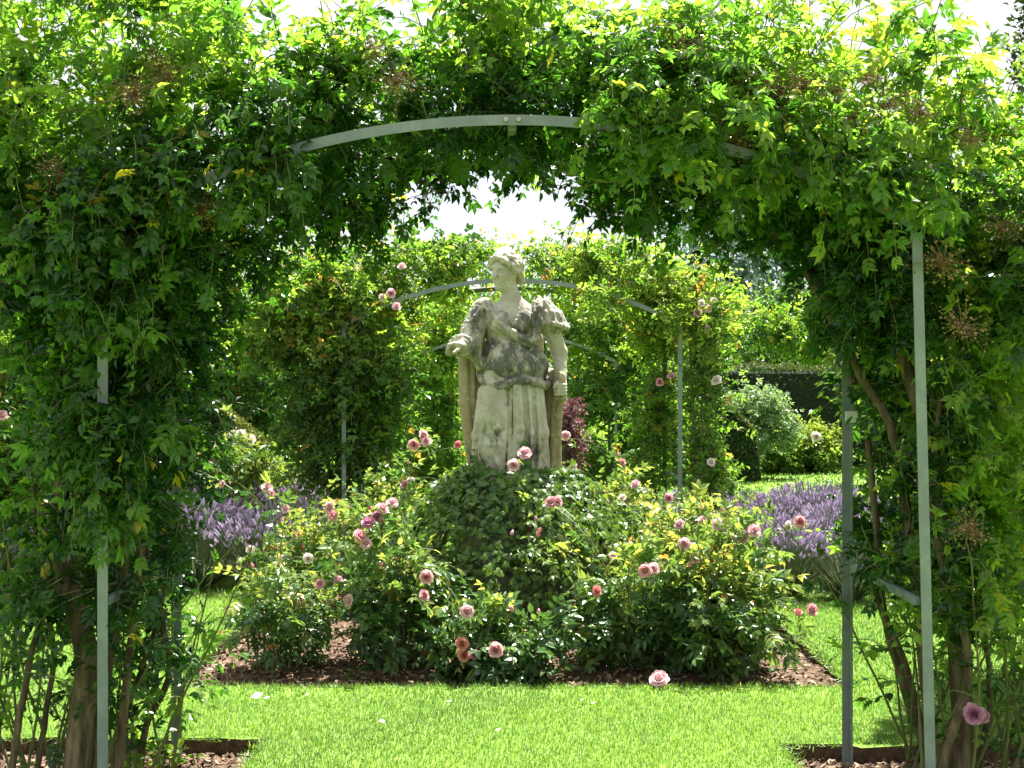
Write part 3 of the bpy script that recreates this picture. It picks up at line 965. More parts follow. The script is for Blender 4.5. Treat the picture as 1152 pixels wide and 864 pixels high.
    leaf_along(F, sh, T_NEAR, .075, 1, .54 if side > 0 else .34, .1, .2, per=2, yellow=.015)
    # whippy low growth around the base
    m = 34
    if side < 0:
        st = np.stack([rng.uniform(-2.2, -1.42, m), rng.uniform(4.85, 5.5, m), np.full(m, -.06)], -1)
        dd = np.stack([rng.normal(.05, .16, m), rng.normal(0, .12, m), np.ones(m)], -1)
    else:
        st = np.stack([rng.uniform(1.55, 2.25, m), rng.uniform(4.7, 5.3, m), np.full(m, -.06)], -1)
        dd = np.stack([rng.normal(.05, .2, m), rng.normal(0, .12, m), np.ones(m)], -1)
    sh = shoots(st, dd, rng.uniform(.6, 1.35, m), 14, .015, .06)
    tubes(ST, sh, .007, .0025, 5)
    leaf_along(F, sh, T_NEAR, .09, 3, .45, .14, .15, prob=.42)
    side_st = sh[:, 6:12].reshape(-1, 3)
    k = rng.random(len(side_st)) < .5
    s2 = shoots(side_st[k], rng.normal(0, .7, (k.sum(), 3)) + np.array([0, 0, .3]), rng.uniform(.12, .3, k.sum()), 4, .15, .15)
    tubes(ST, s2, .0025, .0012, 3)
    leaf_along(F, s2, T_NEAR, .085, 1, .45, .14, .15, prob=.55)
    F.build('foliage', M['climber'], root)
    ST.build('shoots', M['stem'], root)
    # main stems
    def stem(pts, r0, r1, name='stem', n=28, sides=9):
        if r0 >= .012 and -.05 < pts[0][2] < .5:      # root it in the soil
            q0, q1 = np.asarray(pts[0]), np.asarray(pts[1])
            g = q0 + (q0 - q1) * .4; g[2] = -.1
            pts = [g] + list(pts)
        mb = MB()
        pp = smooth_path(pts, n)
        pp = pp + np.cumsum(rng.normal(0, .0025, pp.shape), 0)
        tubes(mb, pp, r0, r1, sides)
        mb.build(name, M['bark'], root, smooth=True)
    if side < 0:
        b = np.array([-1.68, 4.72, -.12])
        fork = P(98, 735, 4.75)
        stem([b + [-.03, 0, 0], (b + fork) / 2 + [.0, 0, 0], fork, P(76, 650, 4.78), P(70, 580, 4.8), P(85, 480, 4.9), P(110, 330, 5.0), P(180, 240, 5.1)], .058, .016, 'trunk')
        stem([b + [.07, .06, 0], P(115, 780, 4.85), P(130, 690, 4.9), P(140, 560, 4.95), P(130, 400, 5.05), P(170, 270, 5.15)], .042, .016, 'trunk')
        stem([b + [.14, .02, 0], P(140, 790, 4.8), P(150, 700, 4.9), P(165, 600, 5.0)], .02, .012)
        stem([P(165, 815, 5.3), P(190, 760, 5.3), P(180, 690, 5.3), P(165, 610, 5.3), P(175, 470, 5.3)], .016, .010)
        stem([P(140, 810, 5.25), P(165, 750, 5.3), P(185, 680, 5.35), P(200, 600, 5.35)], .014, .009)
        stem([P(15, 850, 4.7), P(30, 770, 4.7), P(45, 690, 4.75), P(60, 600, 4.8)], .016, .010)
        stem([P(40, 850, 5.0), P(55, 740, 5.0), P(40, 640, 5.0), P(35, 540, 5.0)], .014, .009)
    else:
        b = np.array([1.78, 4.95, -.1])
        stem([P(1075, 862, 4.95), P(1080, 800, 4.98), P(1072, 700, 5.0), P(1060, 600, 5.0), P(1045, 480, 5.05), P(1000, 360, 5.1), P(950, 290, 5.2), P(880, 240, 5.3)], .05, .02, 'trunk')
        stem([P(1040, 845, 5.2), P(1018, 790, 5.2), P(1000, 730, 5.2), P(990, 680, 5.2), P(985, 600, 5.2), P(975, 500, 5.2)], .022, .014)
        stem([P(1045, 840, 5.1), P(1030, 780, 5.1), P(1012, 720, 5.15), P(998, 690, 5.15), P(985, 640, 5.2)], .016, .011)
        stem([P(1050, 850, 4.9), P(1040, 780, 4.9), P(1032, 700, 4.95), P(1022, 600, 5), P(1000, 480, 5.1), P(965, 420, 5.2), P(930, 340, 5.3), P(868, 250, 5.4)], .022, .016)
        stem([P(1060, 850, 4.8), P(1085, 770, 4.8), P(1080, 700, 4.8), P(1062, 640, 4.8), P(1050, 560, 4.85), P(1060, 450, 4.9)], .02, .012)
        stem([P(1105, 850, 5.0), P(1118, 790, 5.0), P(1114, 720, 5.0), P(1108, 650, 5.0), P(1100, 560, 5.0)], .013, .008)
        stem([P(965, 430, 5.3), P(940, 360, 5.35), P(905, 300, 5.4), P(872, 262, 5.45), P(840, 240, 5.45)], .03, .018)
        stem([P(1085, 690, 4.9), P(1110, 665, 4.9), P(1140, 660, 4.9)], .005, .003)
        stem([P(1062, 825, 4.9), P(1072, 806, 4.84), P(1086, 798, 4.8), P(1096, 802, 4.765)], .006, .003)
        bloom(root, P(1096, 803, 4.75), .085, 'mauve', (-.5, -.8, .35))
        bloom(root, P(1106, 805, 4.78), .06, 'mauve', (.6, -.6, .2))
    sp = [P(x, y, YF - .06 + .08 * random.random()) for x, y in (((175, 75), (190, 90), (150, 110), (225, 240), (80, 250), (420, 60), (445, 95), (60, 200)) if side < 0 else
          ((845, 95), (870, 105), (905, 100), (940, 105), (975, 90), (1000, 120), (960, 135), (1035, 130), (885, 140), (815, 150), (830, 165), (930, 210), (770, 60), (1090, 160), (1060, 300), (1080, 370), (1130, 260), (1090, 600)))]
    seedheads(root, sp, .10)
    return root


near_climber(-1)
near_climber(1)
#--PART2--

# ------------------------------------------------------------------ statue (signed distance sculpt -> surface nets)
def surface_nets(f, lo, vox):
    s = f < 0
    nx, ny, nz = f.shape
    cnt = np.zeros((nx - 1, ny - 1, nz - 1), np.int8)
    for dx in (0, 1):
        for dy in (0, 1):
            for dz in (0, 1):
                cnt += s[dx:nx - 1 + dx, dy:ny - 1 + dy, dz:nz - 1 + dz]
    act = (cnt > 0) & (cnt < 8)
    ids = np.full(act.shape, -1, np.int64)
    C = np.argwhere(act)
    ids[act] = np.arange(len(C))
    pos = np.zeros((len(C), 3)); num = np.zeros(len(C))
    cor = [(0, 0, 0), (1, 0, 0), (0, 1, 0), (1, 1, 0), (0, 0, 1), (1, 0, 1), (0, 1, 1), (1, 1, 1)]
    val = [f[C[:, 0] + a, C[:, 1] + b, C[:, 2] + c] for a, b, c in cor]
    for i in range(8):
        for j in range(i + 1, 8):
            a, b = np.array(cor[i]), np.array(cor[j])
            if np.abs(a - b).sum() != 1: continue
            k = (val[i] < 0) != (val[j] < 0)
            t = val[i][k] / (val[i][k] - val[j][k])
            pos[k] += a + (b - a) * t[:, None]
            num[k] += 1
    V = (C + pos / num[:, None]) * vox + np.asarray(lo)
    Q = []
    for ax in range(3):
        sl0 = [slice(None)] * 3; sl1 = [slice(None)] * 3
        sl0[ax] = slice(0, -1); sl1[ax] = slice(1, None)
        ch = s[tuple(sl0)] != s[tuple(sl1)]
        E_ = np.argwhere(ch)
        o1, o2 = [(1, 2), (2, 0), (0, 1)][ax]
        lim = np.array(act.shape)
        k = (E_[:, o1] > 0) & (E_[:, o2] > 0) & (E_[:, o1] < lim[o1]) & (E_[:, o2] < lim[o2])
        E_ = E_[k]
        def cid(d1, d2):
            c = E_.copy(); c[:, o1] -= d1; c[:, o2] -= d2
            return ids[c[:, 0], c[:, 1], c[:, 2]]
        q = np.stack([cid(1, 1), cid(0, 1), cid(0, 0), cid(1, 0)], -1)
        inside0 = s[E_[:, 0], E_[:, 1], E_[:, 2]]
        q[~inside0] = q[~inside0][:, ::-1]
        Q.append(q)
    return V, np.concatenate(Q)


class SDF:
    def __init__(s, lo, hi, vox):
        s.lo = np.array(lo, float); s.vox = vox
        ax = [np.arange(l, h, vox, dtype=np.float32) for l, h in zip(lo, hi)]
        s.X, s.Y, s.Z = np.meshgrid(*ax, indexing='ij')
        s.f = np.full(s.X.shape, 9.0, np.float32)

    def join(s, d, k=.02):
        h = np.clip(.5 + .5 * (s.f - d) / k, 0, 1)
        s.f = s.f * (1 - h) + d * h - k * h * (1 - h)
        return s

    def cut(s, d, k=.01):
        h = np.clip(.5 - .5 * (s.f + d) / k, 0, 1)
        s.f = s.f * (1 - h) - d * h + k * h * (1 - h)
        return s

    def ell(s, c, r, R=None):
        x, y, z = s.X - c[0], s.Y - c[1], s.Z - c[2]
        if R is not None:
            x, y, z = (R[0][0] * x + R[1][0] * y + R[2][0] * z, R[0][1] * x + R[1][1] * y + R[2][1] * z, R[0][2] * x + R[1][2] * y + R[2][2] * z)
        k0 = np.sqrt((x / r[0]) ** 2 + (y / r[1]) ** 2 + (z / r[2]) ** 2) + 1e-6
        k1 = np.sqrt((x / r[0] ** 2) ** 2 + (y / r[1] ** 2) ** 2 + (z / r[2] ** 2) ** 2) + 1e-6
        return k0 * (k0 - 1) / k1

    def cone(s, a, b, ra, rb, flat=1.0):
        a = np.array(a, float); b = np.array(b, float); d = b - a
        h = np.clip(((s.X - a[0]) * d[0] + (s.Y - a[1]) * d[1] + (s.Z - a[2]) * d[2]) / (d @ d), 0, 1)
        return np.sqrt((s.X - a[0] - h * d[0]) ** 2 + ((s.Y - a[1] - h * d[1]) / flat) ** 2 + (s.Z - a[2] - h * d[2]) ** 2) - (ra + (rb - ra) * h)

    def chain(s, pts, r, k=.02, r2=None):
        r2 = r if r2 is None else r2
        n = len(pts) - 1
        for i in range(n):
            s.join(s.cone(pts[i], pts[i + 1], r + (r2 - r) * i / n, r + (r2 - r) * (i + 1) / n), k)
        return s

    def weather(s, amp=.0025):
        X, Y, Z = s.X, s.Y, s.Z
        s.f += amp * (np.sin(X * 61 + 2 * np.sin(Z * 37)) * np.sin(Y * 57 + 1.7) * np.sin(Z * 53 + X * 23) + .6 * np.sin(X * 131 + Z * 97) * np.sin(Y * 117 + Z * 41))
        return s

    def build(s, name, mat, parent):
        V, Q = surface_nets(s.f, s.lo, s.vox)
        return obj(name, mesh_data(name, V, Q, mat, True), parent)


def build_statue():
    z0 = .883
    root = empty('statue', (0, 8.45, z0), 'weathered stone statue of a robed figure standing on the ivy covered mound', 'statue')
    PX = lambda px, py, y=0.0: np.array([(px - 576) * .00608, y, (555 - py) * .00608])
    # ---------------- body: head, neck, bare arms, hands, feet : one continuous surface
    b = SDF((-.50, -.46, -.02), (.48, .30, 1.70), .0055)
    Cc = np.array([-.045, -.025, 1.512])
    yaw = math.radians(38)
    fw = np.array([-math.sin(yaw), -math.cos(yaw), -.14]); fw /= np.linalg.norm(fw)
    upv = np.array([.10, -.02, 1.0]); upv -= fw * (upv @ fw); upv /= np.linalg.norm(upv)
    rt = np.cross(fw, upv)
    R = np.stack([rt, fw, upv], 1)     # columns: local x (right of the face), y (forward), z
    w = lambda x, y, z: Cc + R @ np.array([x, y, z])
    Rl = [[R[i][j] for j in range(3)] for i in range(3)]
    b.join(b.ell(w(0, -.012, .028), (.083, .098, .095), Rl), .01)
    b.join(b.ell(w(0, .030, -.025), (.066, .070, .098), Rl), .03)
    b.join(b.ell(w(0, .048, -.085), (.040, .040, .038), Rl), .03)
    for sx in (-1, 1):
        b.join(b.ell(w(sx * .034, .062, -.028), (.026, .028, .026), Rl), .025)
    b.join(b.cone(w(-.040, .082, .036), w(.040, .082, .036), .012, .012), .018)
    for sx in (-1, 1):
        b.cut(b.ell(w(sx * .031, .108, .012), (.024, .034, .017), Rl), .012)
        b.join(b.ell(w(sx * .030, .079, .010), (.015, .013, .009), Rl), .003)
    b.join(b.cone(w(0, .094, .028), w(0, .126, -.028), .009, .016), .008)
    b.join(b.cone(w(-.018, .096, -.058), w(.018, .096, -.058), .008, .008), .006)
    b.join(b.cone(w(-.014, .094, -.073), w(.014, .094, -.073), .008, .008), .006)
    b.cut(b.cone(w(-.024, .110, -.0655), w(.024, .110, -.0655), .007, .007), .004)
    b.cut(b.cone(w(-.014, .108, -.087), w(.014, .108, -.087), .009, .009), .008)
    b.join(b.ell(w(0, .086, -.102), (.020, .017, .017), Rl), .018)
    b.join(b.cone((.014, .01, 1.24), w(0, -.02, -.06), .066, .058), .035)
    b.join(b.ell((0, .01, 1.16), (.20, .115, .17)), .06)
    # right-of-picture arm, hanging to the hip
    b.join(b.cone((.235, 0, 1.22), (.325, .03, .965), .064, .054), .04)
    b.join(b.cone((.325, .03, .965), (.333, -.055, .765), .054, .038), .02)
    b.join(b.ell((.330, -.07, .715), (.036, .045, .052)), .02)
    for i in range(4):
        zz = .745 - i * .021
        b.chain([(.362, -.075, zz), (.350, -.122, zz - .004), (.312, -.132, zz - .006), (.290, -.112, zz - .006)], .0125, .004, .0105)
    b.chain([(.318, -.095, .765), (.296, -.128, .748), (.286, -.135, .722)], .013, .006, .011)
    # left-of-picture arm, reaching forward
    b.join(b.cone((-.235, 0, 1.22), (-.295, -.05, .985), .066, .055), .04)
    b.join(b.cone((-.295, -.05, .985), (-.340, -.245, 1.000), .052, .036), .02)
    b.join(b.ell((-.356, -.29, 1.004), (.040, .048, .026)), .02)
    for i, ln in enumerate((.074, .084, .080, .064)):
        a = np.array([-.382 + .004 * i, -.322 + .024 * i, 1.014 - .012 * i])
        d1 = np.array([-.66, -.42 + .14 * i, -.22]); d1 /= np.linalg.norm(d1)
        d2 = np.array([-.30, -.30 + .14 * i, -.9]); d2 /= np.linalg.norm(d2)
        m1 = a + d1 * ln * .55; m2 = m1 + d2 * ln * .5
        b.join(b.cone((-.355, -.30 + .018 * i, 1.006), a, .015, .014), .006)
        b.chain([a, m1, m2], .0128, .003, .0095)
    b.chain([(-.342, -.305, .995), (-.358, -.345, .968), (-.380, -.368, .950)], .0145, .008, .011)
    # legs and feet inside the skirt
    for sx, yy in ((-.11, -.06), (.11, 0)):
        b.join(b.cone((sx, yy * .3, .86), (sx * 1.05, yy, .47), .085, .065), .03)
        b.join(b.cone((sx * 1.05, yy, .47), (sx * 1.1, yy + .02, .06), .062, .04), .03)
        b.join(b.ell((sx * 1.15, yy - .09, .03), (.045, .11, .035)), .03)
    b.join(b.ell((0, 0, .95), (.16, .11, .26)), .05)
    b.weather(.002)
    b.build('body', M['stone_clean'], root)
    # ---------------- hair
    h = SDF((-.26, -.26, 1.36), (.18, .22, 1.70), .0048)
    h.join(h.ell(w(0, -.022, .040), (.094, .102, .088), Rl), .01)
    h.cut(h.ell(w(0, .13, -.055), (.088, .12, .118), Rl), .02)
    r = random.Random(4)
    for i in range(90):
        th = r.uniform(-2.6, 2.6); el = r.uniform(-.25, 1.35)
        x = .093 * math.sin(th) * math.cos(el); y = -.020 + .100 * math.cos(th) * math.cos(el); z = .040 + .088 * math.sin(el)
        if y > .045 and z < .07: continue
        h.join(h.ell(w(x, y, z), (r.uniform(.014, .030), r.uniform(.014, .030), r.uniform(.012, .022)), Rl), .004)
    for sx in (-1, 1):       # rolled locks framing the face
        lk = [(sx * .012, .082, .088), (sx * .046, .072, .082), (sx * .076, .045, .060), (sx * .090, .008, .030), (sx * .088, -.04, .0), (sx * .06, -.085, -.02)]
        lk = [(x * 1.06 + r.uniform(-.008, .008), y + r.uniform(-.006, .006), z + r.uniform(-.012, .012)) for x, y, z in lk]
        h.chain([w(*q) for q in lk], .019, .006, .026)
        for q in lk[1:]:
            h.join(h.ell(w(q[0] * 1.1, q[1], q[2] - .012), (.024, .022, .02), Rl), .004)
        lk = [(sx * .03, .05, .115), (sx * .07, .02, .095), (sx * .092, -.03, .06), (sx * .075, -.075, .03)]
        h.chain([w(*q) for q in lk], .020, .008, .024)
    for q in ((0, -.115, .0), (.02, -.12, .03), (-.025, -.115, -.03), (.05, -.10, -.045), (-.05, -.09, -.06), (.03, -.10, -.08)):
        h.join(h.ell(w(*q), (.040, .036, .034), Rl), .012)
    h.weather(.005)
    h.build('hair', M['stone_mid'], root)
    # ---------------- tunic, sash and sleeves
    t = SDF((-.46, -.34, .66), (.46, .26, 1.36), .0058)
    th = np.arctan2(t.X, -t.Y)
    t.join(t.ell((.012, .015, 1.16), (.178, .125, .155)), .02)
    t.join(t.ell((-.080, -.082, 1.150), (.078, .072, .076)), .03)
    t.join(t.ell((.090, -.085, 1.165), (.080, .074, .080)), .03)
    t.join(t.ell((.012, .0, 1.03), (.150, .122, .14)), .05)
    t.join(t.ell((.012, -.008, .875), (.232, .186, .190)), .06)
    t.f += (.0085 * np.sin(th * 9 + t.Z * 26) * np.clip((1.06 - t.Z) * 6, 0, 1)).astype(np.float32)
    t.f += (.006 * np.sin(t.X * 42 + t.Z * 46 + 1)).astype(np.float32) * np.clip((t.Z - .98) * 8, 0, 1)
    t.f += (.007 * np.sin(t.Z * 85 - np.abs(t.X) * 30)).astype(np.float32) * np.exp(-((t.Z - 1.055) / .045) ** 2)
    # bare neckline
    t.cut(t.ell((.0, -.10, 1.325), (.115, .13, .085)), .02)
    # rolled hem of the overskirt
    hem = []
    for i in range(41):
        a = 2 * math.pi * i / 40
        zz = .795 + .030 * math.sin(a * 3 + .6) - .055 * math.cos(a - .25)
        hem.append((.015 + .232 * math.sin(a), .0 - .182 * math.cos(a), zz))
    t.chain(hem, .026, .018)
    # little swags under the belt
    for a0 in (-.9, -.45, 0.0, .45, .9):
        pts = [(.012 + .222 * math.sin(a0 + q * .42), -.008 - .172 * math.cos(a0 + q * .42), .905 - .055 * (1 - q * q)) for q in np.linspace(-1, 1, 7)]
        t.chain(pts, .010, .020)
    # sash from one shoulder across the breast, and the strap from the other
    sash = [PX(546, 341, -.07), PX(551, 352, -.120), PX(560, 363, -.158), PX(572, 372, -.168), PX(585, 380, -.165), PX(597, 385, -.160), PX(604, 382, -.15)]
    t.chain(sash, .020, .010, .024)
    t.chain([q + np.array([-.012, .006, -.026]) for q in sash[1:]], .012, .010, .016)
    t.chain([PX(606, 336, -.05), PX(607, 348, -.125), PX(606, 362, -.150), PX(603, 375, -.155), PX(600, 386, -.155)], .020, .012, .018)
    t.chain([PX(601, 340, -.08), PX(601, 352, -.150), PX(599, 366, -.165)], .010, .010)
    t.chain([PX(600, 386, -.15), PX(598, 392, -.155), PX(596, 396, -.15)], .016, .010, .008)
    # short flared sleeve
    t.join(t.cone((.205, .01, 1.245), (.262, 0, 1.165), .085, .095), .03)
    ring = [(.272 + .105 * math.cos(a), -.005 + .098 * math.sin(a), 1.148 - .012 * math.cos(a) + .008 * math.sin(3 * a)) for a in np.linspace(0, 2 * math.pi, 25)]
    t.chain(ring, .017, .012)
    t.join(t.ell((.272, -.005, 1.150), (.10, .095, .012)), .012)
    for q in range(6):
        a = -2.4 + q * .55
        t.chain([(.215 + .03 * math.cos(a), .0 + .05 * math.sin(a), 1.31), (.25 + .085 * math.cos(a), .088 * math.sin(a), 1.23), (.272 + .10 * math.cos(a), .095 * math.sin(a), 1.155)], .010, .022)
    # big draped sleeve of the reaching arm
    t.join(t.cone((-.195, .015, 1.255), (-.262, -.03, 1.10), .085, .085), .025)
    t.join(t.cone((-.262, -.03, 1.10), (-.285, -.12, 1.005), .084, .074), .03)
    t.join(t.cone((-.290, -.12, 1.0), (-.335, -.19, 1.005), .074, .060), .02)
    t.join(t.cone((-.268, -.08, 1.0), (-.222, -.10, .865), .062, .024), .03)
    t.cut(t.cone((-.166, -.30, 1.17), (-.172, -.28, .92), .016, .020), .012)
    t.cut(t.cone((-.166, -.16, 1.17), (-.172, -.14, .92), .018, .022), .012)
    for q in range(5):
        o = q * .030
        t.chain([(-.20 - .005 * q, -.085 + .012 * q, 1.27 - o), (-.275 - .008 * q, -.125 + .004 * q, 1.165 - o * 1.1), (-.335 - .002 * q, -.085, 1.10 - o * .7)], .015, .016, .010)
    for q in range(3):
        t.chain([(-.335, -.195 + .02 * q, 1.06 - .02 * q), (-.285 + .012 * q, -.185 + .02 * q, 1.0), (-.225 + .012 * q, -.130, .88)], .012, .018, .009)
    cuff = [(-.338 + .018 * math.sin(a), -.20 + .010 * math.sin(a) - .02 * math.cos(a) * .2, 1.004 + .062 * math.cos(a)) for a in np.linspace(0, 2 * math.pi, 17)]
    t.chain([(x + .055 * math.sin(2 * math.pi * i / 16), y, z) for i, (x, y, z) in enumerate(cuff)], .015, .010)
    t.weather(.003)
    t.build('tunic', M['stone_dark'], root)
    # ---------------- skirt
    k = SDF((-.36, -.34, -.03), (.36, .32, .92), .006)
    cx = np.interp(k.Z, [0, .5, .9], [-.012, .0, .01]).astype(np.float32)
    rx = np.interp(k.Z, [0, .12, .5, .8, .95], [.258, .250, .225, .200, .19]).astype(np.float32)
    ry = np.interp(k.Z, [0, .5, .9], [.21, .175, .155]).astype(np.float32)
    dx = k.X - cx; dy = k.Y
    th = np.arctan2(dx / rx, -dy / ry)
    rr = np.sqrt((dx / rx) ** 2 + (dy / ry) ** 2)
    g = np.zeros_like(rr)
    r = random.Random(9)
    low = np.clip((.84 - k.Z) / .5, 0, 1)
    folds = [(-1.25, .10, .06, -.1), (-.95, .07, .04, -.15), (-.03, .09, .13, .02), (.10, .06, .10, .0), (.25, .07, .05, .05), (.52, .06, -.05, .12), (.80, .10, .06, .15), (1.1, .07, .05, .2), (1.35, .1, .07, .1),
             (-.62, .045, -.03, -.2), (.04, .035, -.10, .02), (-.16, .05, -.17, -.06)]
    for i in range(10): folds.append((1.7 + i * .32 + r.uniform(-.08, .08), r.uniform(.07, .13), r.uniform(.03, .08), 0))
    for a, wd, am, sl in folds:
        dth = np.angle(np.exp(1j * (th - a - sl * (.6 - k.Z)))).astype(np.float32)
        g += am * np.exp(-(dth / wd) ** 2)
    k.f = ((rr - 1 - 1.5 * g * (.25 + .75 * low)) * np.minimum(rx, ry)).astype(np.float32)
    k.f = np.maximum(k.f, k.Z - .88); k.f = np.maximum(k.f, -.005 - k.Z)
    k.join(k.cone((-.10, -.06, .82), (-.125, -.135, .52), .09, .092), .05)
    k.join(k.cone((-.125, -.135, .52), (-.145, -.12, .08), .090, .070), .05)
    k.join(k.cone((.10, -.05, .80), (.125, -.085, .10), .085, .080), .06)
    k.chain([(.02, -.19, .76), (.028, -.215, .45), (.0, -.225, .05)], .016, .02, .024)
    k.chain([(.052, -.185, .76), (.066, -.205, .45), (.060, -.215, .05)], .013, .02, .02)
    k.chain([(.19, -.10, .72), (.22, -.12, .42), (.20, -.14, .1)], .022, .03, .03)
    k.chain([(-.21, -.06, .70), (-.245, -.08, .40), (-.25, -.09, .08)], .02, .03, .03)
    k.chain([(-.06, -.16, .78), (-.035, -.21, .50), (-.075, -.22, .08)], .011, .03, .016)
    k.chain([(-.15, -.12, .80), (-.20, -.16, .48), (-.215, -.17, .06)], .010, .015, .016)
    k.chain([(.11, -.16, .78), (.135, -.195, .42), (.125, -.205, .05)], .009, .02, .013)
    k.chain([(.16, -.13, .77), (.185, -.165, .42), (.175, -.18, .05)], .010, .015, .016)
    for q in range(3):
        k.chain([(-.205 + .012 * q, -.135, .70 - .13 * q), (-.15, -.205, .60 - .13 * q), (-.095, -.228, .46 - .12 * q), (-.055, -.215, .30 - .09 * q)], .010, .035, .006)
    k.cut(k.cone((.005, -.225, .72), (-.018, -.255, .03), .018, .026), .012)
    k.weather(.0022)
    k.build('skirt', M['stone'], root)
    # ---------------- cloak hanging behind the arms
    c = SDF((-.46, -.20, -.02), (.46, .34, 1.34), .0065)
    c.join(c.ell((0, .13, 1.0), (.22, .07, .30)), .02)
    c.join(c.ell((0, .16, .5), (.24, .08, .55)), .06)
    for x0, x1, y, r0, r1 in ((-.335, -.262, .0, .036, .030), (-.300, -.245, .045, .045, .04), (-.245, -.21, .06, .055, .045), (-.19, -.17, .09, .06, .05), (-.315, -.225, -.02, .016, .014), (-.27, -.215, -.005, .017, .013)):
        c.join(c.cone((x0, y, 1.02), (x0 * .98, y + .01, .62), r0, r0 * 1.02), .02)
        c.join(c.cone((x0 * .98, y + .01, .62), (x1, y + .03, .10), r0 * 1.02, r1), .02)
    for x0, x1, y, r0, r1, zb in ((.315, .300, .03, .036, .032, .38), (.285, .285, .06, .05, .06, .06), (.25, .25, .08, .06, .06, .04), (.33, .285, -.01, .020, .022, .30), (.30, .27, -.015, .016, .02, .16)):
        c.join(c.cone((x0, y, .80), (x1, y + .02, zb), r0, r1), .025)
    c.chain([(.330, -.085, .80), (.335, -.09, .74), (.325, -.08, .66)], .034, .02, .026)
    c.chain([(.335, -.06, .66), (.318, -.03, .52), (.312, 0, .40)], .024, .02, .020)
    c.chain([(.300, -.085, .645), (.335, -.10, .650), (.365, -.075, .648)], .012, .012)
    c.weather(.0025)
    c.build('cloak', M['stone_brown'], root)
    # plinth and pedestal block
    mb = MB()
    box(mb, (-.31, -.29, -.055), (.31, .29, -.004), .012)
    mb.build('plinth', M['stone'], root, origin=(0, 0, 0))
    mb = MB()
    box(mb, (-.33, -.33, -z0 - .05), (.33, .33, -.057), .015)
    mb.build('pedestal', M['stone_dark'], root, origin=(0, 0, 0))
    return root


build_statue()


# ------------------------------------------------------------------ ivy over the pedestal
def build_ivy():
    root = empty('ivy', (0, 8.45, -.02), 'dense dark green ivy mound smothering the pedestal under the statue', 'ivy')
    F = MB(); ST = MB()
    n = 7600
    z = rng.uniform(0, 1, n) ** .85 * 1.0
    a = rng.uniform(0, 2 * math.pi, n)
    rad = np.interp(z, [0, .2, .45, .62, .78, .9, 1.0], [.84, .86, .82, .74, .62, .50, .37]) * (1 + .05 * np.sin(a * 5 + z * 9) + .04 * np.sin(a * 11 + 3 * z))
    dep = rng.uniform(-.10, .03, n)
    rr = rad + dep
    p = np.stack([np.cos(a) * rr, 8.45 + np.sin(a) * rr, z * 1.09 - .02], -1)
    out = np.stack([np.cos(a), np.sin(a), np.interp(z, [0, .5, .8, 1], [.15, .45, .8, 1.4])], -1)
    d = np.stack([-np.sin(a) * rng.normal(0, .8, n), np.cos(a) * rng.normal(0, .8, n), np.full(n, -1.0)], -1) + out * .35
    upn = out + rng.normal(0, .6, (n, 3)) + np.array([0, 0, .35])
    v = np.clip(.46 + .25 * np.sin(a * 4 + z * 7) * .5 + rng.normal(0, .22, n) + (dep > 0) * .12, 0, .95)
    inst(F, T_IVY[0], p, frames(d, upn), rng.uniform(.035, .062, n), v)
    # strands climbing the skirt
    for x0, z0, z1, yy in ((-.235, .98, 1.20, 8.45 - .20), (-.20, .98, 1.13, 8.45 - .24), (.085, .98, 1.26, 8.45 - .27), (.11, .98, 1.15, 8.45 - .27), (-.27, .95, 1.08, 8.45 - .16)):
        m = 40
        t = rng.uniform(0, 1, m)
        p = np.stack([x0 + rng.normal(0, .018, m), yy - .01 + rng.normal(0, .02, m), z0 + (z1 - z0) * t], -1)
        inst(F, T_IVY[0], p, frames(np.stack([rng.normal(0, .6, m), np.full(m, -.2), np.full(m, -.8)], -1), np.stack([rng.normal(0, .3, m), np.full(m, -1.0), np.full(m, .4)], -1)), rng.uniform(.025, .045, m), rng.uniform(.2, .7, m))
        tubes(ST, np.array([[x0, yy, z0 - .1], [x0 + .01, yy, (z0 + z1) / 2], [x0, yy + .01, z1]]), .006, .003, 5)
    # trailing shoots that break the outline
    m = 150
    a = rng.uniform(0, 6.28, m); z = rng.uniform(.1, 1, m)
    rad = np.interp(z, [0, .2, .45, .62, .78, .9, 1.0], [.84, .86, .82, .74, .62, .50, .37])
    st = np.stack([np.cos(a) * rad, 8.45 + np.sin(a) * rad, z * 1.09 - .02], -1)
    sh = shoots(st, np.stack([np.cos(a), np.sin(a), rng.uniform(-.2, .7, m)], -1), rng.uniform(.08, .2, m), 5, .3, .2)
    tubes(ST, sh, .003, .0015, 3)
    leaf_along(F, sh, T_IVY, .05, 1, .45, .15, .15)
    # woody runners underneath
    m = 40
    a = rng.uniform(0, 6.28, m)
    zz = np.linspace(0, 1, 9)
    rad = np.interp(zz, [0, .2, .45, .62, .78, .9, 1.0], [.84, .86, .82, .74, .62, .50, .37]) - .08
    aa = a[:, None] + np.cumsum(rng.normal(0, .09, (m, 9)), 1)
    tubes(ST, np.stack([np.cos(aa) * rad, 8.45 + np.sin(aa) * rad, np.broadcast_to(zz * 1.09 - .04, aa.shape)], -1), .012, .005, 5)
    F.build('foliage', M['ivy'], root)
    ST.build('runners', M['bark'], root)


build_ivy()


